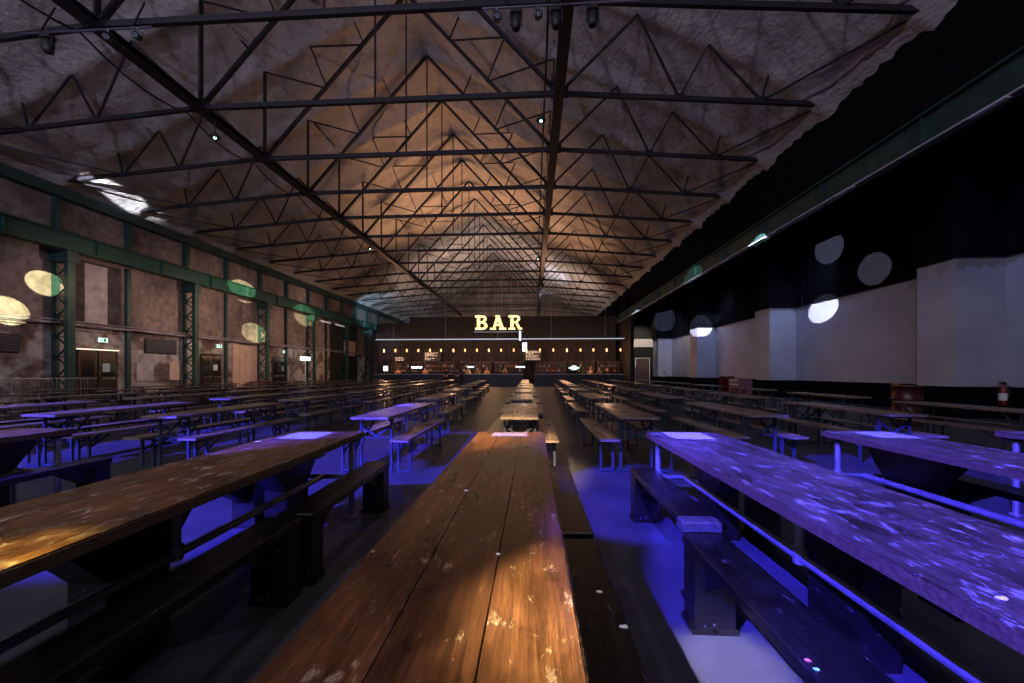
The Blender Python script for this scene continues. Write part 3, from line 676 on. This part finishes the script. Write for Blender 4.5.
# back bar shelving
def shelf(x0, x1, lab):
    t = empty('bottle_shelf', ((x0+x1)/2, 37.5, 0)); h = (x1-x0)/2
    wd = plain('dark_shelf_wood', (.05,.028,.018), .5)
    MB().box(-h, h, .25, .3, 0, 2.4).build('back_board', wd, t)
    for z in (.9, 1.35, 1.8, 2.25): MB().box(-h, h, -.1, .25, z, z+.03).build('shelf_board', wd, t)
    for q in (-h, 0, h): MB().box(q-.03, q+.03, -.1, .25, 0, 2.4).build('upright', wd, t)
    tag(t, lab, 'shelf', 'back bar shelves')
shs = [(-14.2,-11.2,'first'),(-10.8,-7.8,'second'),(-7.2,-4.2,'third'),(-3.8,-1.0,'fourth'),(.3,3.2,'fifth'),(3.6,6.0,'sixth'),(6.3,8.4,'last')]
for a, b, n_ in shs: shelf(a, b, 'dark bottle shelf behind the bar, %s from the left' % n_)
bott = []
for nm, c, rg in (('amber', (.35,.12,.02), .2), ('green', (.03,.14,.05), .15), ('clear', (.45,.45,.5), .1), ('dark', (.03,.02,.02), .15), ('red', (.4,.04,.03), .2)):
    mb = MB(); mb.lathe([(.036,0),(.038,.02),(.038,.18),(.014,.24),(.013,.30)], n=8)
    m1 = mb.mesh('bottle', plain('%s_bottle_glass' % nm, c, rg), True); bott.append((nm, m1))
for si, (a, b, n_) in enumerate(shs):
    for k in range(30):
        z = random.choice([.93,1.38,1.38,1.83,1.83]); i = random.randrange(5)
        x = a+.12+(b-a-.24)*((k+.5)/30)
        o = bpy.data.objects.new('bottle', bott[i][1]); C.objects.link(o); o.location = (x, 37.5+random.uniform(-.04,.08), z)
        tag(o, '%s bottle standing on the %s shelf from the left behind the bar' % (bott[i][0], n_), 'bottle', '%s bottles on the %s back bar shelf' % (bott[i][0], n_))
# menu boards with rows of chalk writing, brightened by an added glow
def menu(x, w, z, h, lab):
    t = empty('menu_board', (x, 37.2, z)); MB().box(-w/2, w/2, 0, .04, 0, h).build('board', M['black'], t)
    mb = MB(); r = random.Random(int(x*10)); zz = h-.12
    while zz > .08:
        q = -w/2+.1
        while q < w/2-.2:
            l = r.uniform(.08,.3); mb.box(q, min(q+l, w/2-.08), -.006, 0, zz-.035, zz+.02); q += l+.07
            if r.random() < .25: break
        zz -= .13
    mb.build('writing', plain('chalk_added_glow', (.8,.8,.78), .8, emis=(1,.95,.9), es=.22), t); tag(t, lab, 'menu board', 'menu boards over the bar')
menu(xat(432, 37.2), 1.6, 2.4, .95, 'black menu board with white writing over the left half of the bar')
menu(xat(533, 37.2), 1.6, 2.4, 1.1, 'black menu board with white writing under the right end of the BAR sign')
menu(xat(400, 37.2), 1.1, 2.4, .5, 'small dark menu board near the left end of the bar')
# pale light bars and small lit signs in the bar
def litbox(px0, px1, py0, py1, Y, lab, name='lit_sign', mat=None, cat='sign'):
    x0, x1 = xat(px0, Y), xat(px1, Y); zc0 = -(x0+x1)/2*s_+Y*c_; z1, z0 = EYE-(py0-HY)*zc0/F, EYE-(py1-HY)*zc0/F
    t = empty(name, ((x0+x1)/2, Y, z0)); h = (x1-x0)/2
    MB().box(-h-.02, h+.02, .0, .08, -.02, z1-z0+.02).build('case', M['black'], t); MB().box(-h, h, -.01, 0, 0, z1-z0).build('lit_face', mat or M['e_white'], t)
    tag(t, lab, cat)
ew = emat('sign_soft_white', (.85,.95,1), 1.6)
litbox(383.5, 388, 366, 371, 36.9, 'small square white lit sign at the left end of the bar', mat=ew)
litbox(411.5, 422, 366.6, 368, 36.9, 'thin white lit strip under the left shelves of the bar', mat=M['e_white'], name='light_strip', cat='light strip')
litbox(467, 474, 366.2, 367.6, 36.9, 'thin white lit strip below the BAR sign', mat=ew, name='light_strip', cat='light strip')
litbox(515.6, 525, 366.2, 367.6, 36.9, 'thin white lit strip right of centre in the bar', mat=ew, name='light_strip', cat='light strip')
litbox(522.3, 527, 342.5, 351.5, 37.0, 'bright bluish-white lit poster below the right end of the BAR sign', name='lit_poster', mat=emat('poster_glow', (.75,.8,1), 1.7), cat='poster')
litbox(519.3, 520.8, 331, 341, 37.0, 'upright bright white tube below the letter R', name='upright_tube', mat=M['e_white'], cat='light')
# arrow-like lit sign right part
t = empty('lit_sign', (xat(574, 36.9), 36.9, 1.55)); mb = MB(); mb.box(-.5,.5,-.01,.02,.12,.26); mb.box(-.25,.25,-.01,.02,0,.12); mb.prism([(-.35,.26),(.35,.26),(.12,.42),(-.12,.42)], 'y', -.01, .02)
mb.build('lit_face', M['e_exit'], t); MB().box(-.52,.52,.02,.06,-.02,.44).build('case', M['black'], t); tag(t, 'bright pale green house-shaped lit sign on the right part of the bar', 'sign')
# pale line of light running over the whole bar
t = empty('light_line', (-3.3, 35.6, 4.45)); MB().box(-11.7, 11.7, -.03, .03, -.025, .025).build('led_strip', M['e_line'], t); MB().box(-11.8, 11.8, .03, .15, -.06, .06).build('carrier', M['tube'], t)
for q in (-10, -5, 0, 5, 10): MB().tube([(q,.09,.05),(q,.09,4.6)], .012, 5).build('hanger', M['tube'], t)
tag(t, 'long thin pale line of light hung over the whole bar', 'light line')
# filament bulbs on cords
bulb_px = [384,395.4,406.8,418.4,430,441,453.4,465,476.9,488.9,501,513.7,526.5,540,553.3,566.9,580.5,593.4,606.7,620.5]
def bulb_proto():
    t = empty('filament_bulb'); MB().lathe([(.02,-.02),(.065,.06),(.075,.13),(.05,.22),(.03,.26)], n=10).build('bulb', M['e_warm'], t, smooth=True)
    MB().lathe([(.03,.26),(.03,.34)], n=8).build('socket', M['black'], t); MB().tube([(0,0,.34),(0,0,1.0)], .008, 5).build('cord', M['black'], t); return t
bp = bulb_proto()
cnt = ['first','second','third','fourth','fifth','sixth','seventh','eighth','ninth','tenth']
for k, px in enumerate(bulb_px):
    o = bp if k == 0 else copy_tree(bp)
    o.location = (xat(px, 35.5), 35.5, 3.27)
    tag(o, 'glowing orange filament bulb over the bar, %s from the %s' % ((cnt[k], 'left') if k < 10 else (cnt[19-k], 'right')), 'bulb', 'row of filament bulbs over the bar')
o = MB().tube([(-14.6,35.5,4.27),(8.6,35.5,4.27)], .03, 6).build('bulb_rail', M['black']); tag(o, 'thin dark rail carrying the row of filament bulbs', 'rail')

# BAR sign letters
def arc(cx, cz, rx, rz_, a0, a1, n=12): return [(cx+rx*math.cos(a0+(a1-a0)*i/n), cz+rz_*math.sin(a0+(a1-a0)*i/n)) for i in range(n+1)]
def ringseg(mb, cx, cz, ro, ri, a0, a1, y0, y1, n=12):
    po = arc(cx, cz, ro[0], ro[1], a0, a1, n); pi_ = arc(cx, cz, ri[0], ri[1], a0, a1, n)
    for i in range(n): mb.prism([po[i], po[i+1], pi_[i+1], pi_[i]], 'y', y0, y1)
def letter_shapes(ch, y0, y1):
    mb = MB(); H = 1.30
    def bx(a, b, c, d): mb.box(a, b, y0, y1, c, d)
    if ch in 'BR':
        bx(-.42,-.12,0,H)
        bx(-.58,-.12,0,.17) if ch == 'R' else bx(-.58,.12,0,.2)
        if ch == 'R': bx(-.12,.02,0,.17)
        bx(-.58,.12,H-.2,H); bx(-.12,.12,H/2-.08,H/2+.1)
        ringseg(mb, .1, H*.765, (.36,H*.235), (.12,H*.09), -PI/2, PI/2, y0, y1)
        if ch == 'B': ringseg(mb, .1, H*.285, (.44,H*.285), (.14,H*.13), -PI/2, PI/2, y0, y1)
        else: mb.prism([(-.02,H/2-.02),(.24,H/2),(.5,.17),(.64,.17),(.64,0),(.3,0)], 'y', y0, y1)
    else:
        mb.prism([(-.52,0),(-.30,0),(.02,H-.35),(.02,H),(-.14,H)], 'y', y0, y1)
        mb.prism([(.58,0),(.22,0),(-.06,H-.35),(-.06,H),(.14,H)], 'y', y0, y1)
        bx(-.25,.3,.34,.50); bx(-.72,-.18,0,.17); bx(.12,.74,0,.17); bx(-.26,.16,H-.13,H)
    return mb
YS = 34.0
for ch, px, lab in (('B', 481.5, 'first'), ('A', 498, 'middle'), ('R', 515, 'last')):
    x = xat(px, YS); t = empty('marquee_letter', (x, YS, EYE+(HY-329.6)*YS/F))
    letter_shapes(ch, -.02, 0).build('face', M['e_letter'], t)
    letter_shapes(ch, 0, .14).build('case', plain('letter_case', (.5,.4,.25), .4), t)
    mb = MB(); H = 1.30
    pts = {'B': [(-.27,z) for z in (.1,.3,.5,.7,.9,1.1,1.22)]+[(-.08,1.2),(.1,1.2),(.33,1.12),(.36,.92),(.2,.7),(0,.66),(.32,.58),(.43,.36),(.33,.14),(.1,.09),(-.1,.09),(-.48,.09),(-.48,1.2)],
           'A': [(-.42,.09),(-.62,.09),(-.3,.3),(-.2,.55),(-.12,.8),(-.03,1.1),(0,1.23),(.08,.95),(.16,.7),(.26,.45),(.38,.25),(.45,.09),(.65,.09),(.05,.42),(.2,.09)],
           'R': [(-.27,z) for z in (.1,.3,.5,.7,.9,1.1,1.22)]+[(-.08,1.2),(.1,1.2),(.33,1.12),(.36,.92),(.2,.7),(0,.66),(.25,.45),(.35,.28),(.5,.09),(-.48,.09),(-.48,1.2),(-.06,.09)]}[ch]
    for a, b in pts: mb.sphere((a, -.05, b), .045, 8, 5)
    mb.build('bulbs', M['e_bulb'], t)
    for q in (-.3, .3): MB().tube([(q,.1,1.25),(q,.1,4.6+(0 if q < 0 else .1))], .012, 5).build('hanging_cable', M['tube'], t)
    tag(t, 'lit marquee letter %s of the BAR sign, %s of the three' % (ch, lab), 'letter', 'letters of the BAR sign')
o = MB().box(xat(474, YS), xat(523, YS), YS+.1, YS+.16, 4.93, 5.0).build('sign_bar', M['tube']); tag(o, 'thin bar under the three BAR letters', 'bar')

# ------------------------------------------------------------------ people at the bar (small, far away)
SKIN = plain('skin', (.42,.24,.17), .55)
def person(x, y, rz, shirt, trousers, hair, lab, reach=.35, lean=0):
    mats = [plain('shirt', shirt, .8), plain('trousers', trousers, .8), SKIN, plain('hair', hair, .7)]
    t = empty('person', (x, y, 0), rz)
    def skin(name, verts, edges, rad, mat, par=t):
        me = bpy.data.meshes.new(name); me.from_pydata(verts, edges, []); o = bpy.data.objects.new(name, me); C.objects.link(o)
        o.modifiers.new('skin', 'SKIN'); 
        for i, r in enumerate(rad): me.skin_vertices[0].data[i].radius = (r if isinstance(r, tuple) else (r, r))
        me.skin_vertices[0].data[0].use_root = True
        s = o.modifiers.new('sub', 'SUBSURF'); s.levels = 1; s.render_levels = 1
        me.materials.append(mat); o.parent = par; return o
    L = lean
    # body: pelvis, spine, neck, head, arms, legs in one skin
    V = [(0,0,.95),(0,-L*.3,1.15),(0,-L*.8,1.38),(0,-L,1.50),(0,-L-.02,1.56),
         (.17,-L*.85,1.42),(.23,-.06-L,1.16),(.17,-.06-reach,1.21),(-.17,-L*.85,1.42),(-.24,-.04-L,1.15),(-.19,-.04-reach*.8,1.20),
         (.10,0,.88),(.12,-.02,.50),(.12,0,.09),(.13,-.13,.05),(-.10,0,.88),(-.12,.02,.50),(-.12,.02,.09),(-.13,-.11,.05)]
    Ed = [(0,1),(1,2),(2,3),(3,4),(2,5),(5,6),(6,7),(2,8),(8,9),(9,10),(0,11),(11,12),(12,13),(13,14),(0,15),(15,16),(16,17),(17,18)]
    R = [(.15,.11),(.145,.10),(.16,.11),.06,.055,.065,.048,.032,.065,.048,.032,.095,.065,.045,.04,.095,.065,.045,.04]
    b = skin('body', V, Ed, R, mats[2])
    # clothing: shirt and trousers a little larger than the body
    V2 = [V[i] for i in (0,1,2,5,6,8,9)]; skin('shirt', V2, [(0,1),(1,2),(2,3),(3,4),(2,5),(5,6)], [(.165,.12),(.16,.115),(.172,.122),.078,.056,.078,.056], mats[0])
    V3 = [V[i] for i in (0,11,12,13,15,16,17)]; skin('trousers', V3, [(0,1),(1,2),(2,3),(0,4),(4,5),(5,6)], [(.158,.12),.105,.076,.06,.105,.076,.06], mats[1])
    mb = MB(); mb.sphere((0,-L-.03,1.655), .105, 12, 9, sc=(.80,.92,1.12)); mb.sphere((0,-L-.13,1.64), .018, 6, 4, sc=(.8,1,1.2))
    for sx in (-1, 1): mb.sphere((sx*.086,-L-.02,1.65), .022, 6, 4, sc=(.5,.8,1.2))
    for sx, iy in ((1,-.06-reach), (-1,-.04-reach*.8)):        # hands: palm, four fingers and a thumb
        z = 1.21 if sx > 0 else 1.20; mb.sphere((sx*.17, iy-.04, z), .035, 8, 5, sc=(1,1.2,.5))
        for f in range(4): mb.tube([(sx*.17-.027+f*.018, iy-.07, z), (sx*.17-.027+f*.018, iy-.11-.01*(f in (1,2)), z-.02)], [.008,.006], 5)
        mb.tube([(sx*.17-sx*.03, iy-.03, z), (sx*.17-sx*.055, iy-.07, z-.005)], [.009,.007], 5)
    mb.build('head_and_hands', mats[2], t, smooth=True)
    mb = MB()
    for sx in (-1, 1): mb.sphere((sx*.03,-L-.122,1.67), .009, 6, 4)
    mb.box(-.025,.025,-L-.13,-L-.118,1.598,1.604); mb.build('eyes_and_mouth', M['black_gloss'], t)
    mb = MB(); mb.sphere((0,-L-.005,1.685), .112, 12, 8, sc=(.84,.92,1.05)); mb.build('hair', mats[3], t, smooth=True)
    tag(t, lab, 'person'); return t
person(xat(398, 36.3), 36.3, 0, (.50,.22,.13), (.03,.03,.04), (.04,.02,.01), 'person in an orange-tan top working behind the left of the bar')
person(xat(446, 33.9), 33.9, PI, (.02,.02,.025), (.02,.02,.03), (.03,.02,.015), 'person in dark clothes standing in front of the bar counter', .2)
person(xat(468, 36.3), 36.3, .2, (.55,.40,.30), (.05,.04,.05), (.08,.04,.02), 'person in a pale top leaning over the bar below the BAR sign', .4, .12)
person(xat(478, 36.3), 36.3, -.2, (.20,.12,.09), (.03,.03,.03), (.05,.03,.02), 'person in a brown top behind the bar under the letter B')
person(xat(487, 36.3), 36.3, .1, (.55,.35,.20), (.03,.03,.03), (.15,.08,.03), 'person in a light tan top behind the bar under the letter A', .4, .08)
person(xat(457, 33.5), 33.5, PI+.5, (.10,.07,.05), (.03,.03,.03), (.03,.02,.02), 'person in a brown jacket in front of the bar, beside the one in dark clothes', .2)
person(xat(505, 36.3), 36.3, 0, (.12,.06,.04), (.03,.03,.03), (.03,.02,.02), 'person in a dark red top behind the bar under the letter R')
person(xat(425, 36.3), 36.3, .1, (.30,.20,.15), (.03,.03,.03), (.03,.02,.02), 'person in a beige top behind the left half of the bar, beside a light strip')
person(xat(590, 36.3), 36.3, .3, (.35,.22,.15), (.03,.03,.03), (.06,.04,.02), 'person in a tan shirt behind the right part of the bar')
person(xat(599, 36.3), 36.3, -.3, (.10,.09,.10), (.03,.03,.03), (.04,.03,.02), 'person in a grey top at the right end of the bar')

# ------------------------------------------------------------------ things along the right wall
def extinguisher(x, y, z, lab, tray=True):
    t = empty('fire_extinguisher', (x, y, z)); MB().lathe([(.07,0),(.08,.02),(.08,.40),(.06,.46),(.025,.49),(.025,.52)], n=16).build('cylinder', M['brick'], t, smooth=True)
    MB().lathe([(.081,.12),(.081,.30)], n=16).build('label_band', M['white'], t)
    mb = MB(); mb.box(-.015,.015,-.06,.05,.52,.56); mb.bar((0,-.05,.56),(0,.09,.60),.02); mb.bar((0,-.05,.54),(0,.09,.53),.02); mb.build('valve_handle', M['black'], t)
    MB().tube([(0,-.03,.53),(0,-.12,.48),(0,-.12,.25),(0,-.09,.12)], .012, 8).build('hose', M['black'], t)
    MB().box(-.03,.03,.07,.15,.1,.42).build('wall_bracket', M['black'], t)
    tag(t, lab, 'fire extinguisher'); return t
extinguisher(13.42, 11.62, .40, 'red fire extinguisher with a white label on the right wall').scale = (1.15,1.15,1.15)
extinguisher(12.9, 38.2, .8, 'distant red fire extinguisher on the right wall near the bar')
t = empty('red_drum', (xat(907, 10.3), 10.3, 0)); mb = MB(); mb.lathe([(.29,0),(.30,.02),(.29,.05),(.29,.32),(.305,.34),(.29,.36),(.29,.64),(.305,.66),(.29,.68),(.29,.95),(.305,.97),(.305,1.0),(.27,1.0),(.27,.94)], n=28); mb.build('drum_body', plain('dark_red_drum', (.05,.008,.010), .4, .2, var=.5, bs=5), t, smooth=True)
mb = MB(); mb.lathe([(.0,.99),(.27,.99),(.27,1.01),(.0,1.01)], n=24); mb.build('lid', plain('brown_lid', (.12,.06,.04), .5), t)
mb = MB(); mb.box(-.3,-.22,-.05,.05,1.0,1.08); mb.tube([(-.36,0,1.03),(-.22,0,1.03)], .02, 6); mb.build('tap', plain('brass', (.4,.25,.1), .4, .6), t)
tag(t, 'dark red drum with a lid standing behind the far right tables', 'drum')
t = empty('cardboard_box', (11.6, 21.3, .0)); MB().box(-.7,.0,-.5,.5,0,1.0).build('carton', plain('grey_red_carton', (.16,.06,.07), .7), t); MB().box(-.71,-.70,-.45,.45,.62,.95).build('white_label', plain('carton_label', (.5,.48,.5), .6), t)
mb = MB()
for k in range(4): mb.box(-.715,-.71,-.38+k*.2,-.24+k*.2,.72,.86)
mb.build('label_print', M['black'], t); tag(t, 'dark red carton with a pale printed label by the right wall', 'box')
for k, (x, y) in enumerate([(12.9, 25.6), (12.9, 26.6)]):
    t = empty('red_bin', (x, y, 0)); MB().lathe([(.2,0),(.25,.9),(.27,.92),(.27,.95)], n=12).build('bin_body', M['brick'], t, smooth=True); MB().lathe([(.28,.95),(.2,1.05),(.05,1.08)], n=12).build('lid', M['black'], t, smooth=True)
    tag(t, 'distant red bin by the right wall, the %s of two' % ('nearer', 'farther')[k], 'bin', 'red bins by the right wall')

# ------------------------------------------------------------------ lights
def spot(name, loc, target, col, power, ang, blend=.08, size=.05):
    l = bpy.data.lights.new(name, 'SPOT'); l.color = col; l.energy = power; l.spot_size = math.radians(ang); l.spot_blend = blend; l.shadow_soft_size = size
    o = bpy.data.objects.new(name, l); C.objects.link(o); o.location = loc
    o.rotation_euler = (Vector(target)-Vector(loc)).to_track_quat('-Z', 'Y').to_euler(); return o
def area(name, loc, target, col, power, sx, sy):
    l = bpy.data.lights.new(name, 'AREA'); l.color = col; l.energy = power; l.shape = 'RECTANGLE'; l.size = sx; l.size_y = sy
    o = bpy.data.objects.new(name, l); C.objects.link(o); o.location = loc
    o.rotation_euler = (Vector(target)-Vector(loc)).to_track_quat('-Z', 'Y').to_euler(); return o
BL = (.055,.038,1)
SRC = (-7.0, -6.5, 9.0)
# blue wash beams from the bar of lights behind and to the left of the camera
def floor_beam(name, fx, fy, r, col, power, blend=.15, z=0., src=SRC):
    d = (Vector(src)-Vector((fx, fy, z))).length; return spot(name, src, (fx, fy, z), col, power, 2*math.degrees(math.atan(r/d)), blend, .06)
SR = (-6.5, -6, 9)
floor_beam('blue_beam_right', 3.3, 3.1, 2.1, BL, 115000, .10, src=SR)
floor_beam('blue_beam_middle', 1.10, 4.25, .92, BL, 75000, .25, src=(-2.5,-5.5,9))
floor_beam('blue_beam_left', -2.9, 4.9, 2.0, BL, 105000, .2, src=(-7.6,-6.5,9))
floor_beam('blue_beam_far_left', -7.6, 6.4, 1.9, BL, 90000, .3, src=(-11,-6,9))
floor_beam('yellow_beam_center', .16, 1.0, .30, (1,.95,.52), 66000, .55, .78, src=SR)
floor_beam('yellow_beam_left', -1.72, 1.0, .24, (1,.78,.15), 42000, .7, .78, src=SR)
floor_beam('gold_beam_table_end', -.38, 3.95, .85, (1,.68,.32), 85000, .9, .7, src=(-3.4,-7,9))
# hard-edged white discs thrown on the side walls
RB = (1.0, -3.6, 8.6); LB = (-6, -3.6, 8.4); LOW = (-14, 0, 1.15)
def disc(name, src, tgt, d, col, power, blend=.06):
    L = (Vector(src)-Vector(tgt)).length; spot(name, src, tgt, col, power, 2*math.degrees(math.atan(d/2/L)), blend, .02)
def onX(px, py, X):
    t = (px-512)/F; Y = X*(c_+t*s_)/(t*c_-s_); zc = -X*s_+Y*c_
    return (X, Y, EYE-(py-HY)*zc/F)
W1 = (1,1,.55); W2 = (.75,.8,1)
for n_, (px, py, d, p) in enumerate([(45,283,.98,200000),(6,310,1.05,190000),(243,291,1.5,200000),(254,333,1.4,240000),(305,317,1.55,200000)]):
    disc('wall_disc_left', (RB[0]-n_*.2, RB[1], RB[2]), onX(px, py, XL+.05), d, W1, p)
disc('wall_disc_right', LB, onX(823, 309, XR), 1.25, W2, 160000)
disc('wall_disc_right', LB, onX(699, 325, 12.36), 1.6, W2, 250000)
disc('wall_disc_right', LB, onX(692, 278, 8.55), 1.3, (.6,.9,.8), 60000)
disc('wall_disc_high', LOW, onX(829, 248, XR-.1), 1.45, (.8,.85,1), 400000)
disc('wall_disc_high', LOW, onX(874, 269, XR-.1), 1.3, (.9,.95,1), 250000)
disc('wall_disc_high', LOW, onX(661, 320, 12.3), 2.2, W2, 500000)
spot('ceiling_streak_left', (-16.8, 10.0, 8.5), onX(126, 198, -19.2), (.85,.9,1), 16000, 9, .5)
spot('ceiling_streak_far', (-16.5, 36, 6.9), (-18.8, 47, 8.9), (.5,.75,1), 4000, 45, .6)
spot('ceiling_streak_right', (1.0, 39.6, 7.1), (2.0, 44, 12.5), (.75,.8,1), 4000, 40, .5)
spot('backdrop_beam', (-12, 33, 7.0), (-14.9, 38.2, 4.3), (.55,.6,1), 700, 26, .5)
spot('aisle_end_light', (11.2, 38.0, 7.5), (11.8, 42, 3.0), (1,.8,.62), 900, 70, .8)
spot('aisle_wall_light', (11.0, 33.5, 7.5), (13.7, 36, 2.0), (1,.8,.62), 500, 80, .8)
# warm glow thrown on the roof from the top of the bar rig
for k, x in enumerate((-11, -7, -3, 1, 5)):
    spot('warm_uplight', (x, 33.6, 5.2), (x*.45-3.0, 28.5, 15), (1,.50,.25), 1900, 92, .9, .3)
    spot('warm_uplight_rear', (x, 40, 5.0), (x*.6-2, 46, 14), (1,.74,.58), 1300, 140, .9, .3)
for k, px in enumerate(bulb_px[::3]):
    l = bpy.data.lights.new('bulb_light', 'POINT'); l.color = (1,.5,.25); l.energy = 170; l.shadow_soft_size = .06
    o = bpy.data.objects.new('bulb_light', l); C.objects.link(o); o.location = (xat(px, 35.5), 35.5, 3.2)
l = bpy.data.lights.new('sign_light', 'POINT'); l.color = (1,.75,.4); l.energy = 60; l.shadow_soft_size = .1
o = bpy.data.objects.new('sign_light', l); C.objects.link(o); o.location = (-3.2, 34.4, 5.6)
# unseen area fills added behind the camera to brighten hall and tables
fl = [(-12, -5, 8.6, (-14,14,6), (.76,.72,1), 820), (-4, -5, 8.6, (-4,16,7), (.74,.70,1), 640), (5, -5, 8.6, (4,16,8), (.62,.62,1), 110), (-1, -4.5, 8.8, (-.6,1.5,.5), (1,.86,.78), 115), (4.5, -4.5, 8.8, (3.2,1.8,.5), (1,.84,.74), 130)]
for k, (x, y, z, tg, col, p) in enumerate(fl): area('fill_area', (x, y, z), tg, col, p, .6, .4)
# cool downlights lighting the white side wall, in the right aisle
for y in (10.2, 19.0, 27.6, 36.5): spot('aisle_downlight', (11.0, y, 8.8), (13.6, y+.4, 2.5), (.38,.46,1), 300, 80, .9, .3)
spot('pillar_light', (12.9, 17.2, 7.8), (12.9, 20.6, 3.0), (.4,.55,1), 420, 60, .8)
spot('pillar_light', (12.9, 26, 7.8), (12.9, 29.4, 3.0), (.4,.55,1), 420, 60, .8)
spot('pillar_light', (12.9, 35, 7.8), (12.9, 38.4, 3.0), (.4,.55,1), 420, 60, .8)
# warm lights over the far left wall
for (x, y, z, p) in ((-14.5, 22, 5.6, 150), (-13, 31, 5.8, 130), (-15, 16, 5.6, 70)):
    spot('warm_wall_light', (x, y, z), (XL, y+.5, 3.6), (1,.66,.52), p*6, 120, 1, .15)
w = bpy.data.worlds.new('night'); S.world = w; w.use_nodes = True
w.node_tree.nodes['Background'].inputs['Color'].default_value = (.75,.72,1,1); w.node_tree.nodes['Background'].inputs['Strength'].default_value = .02
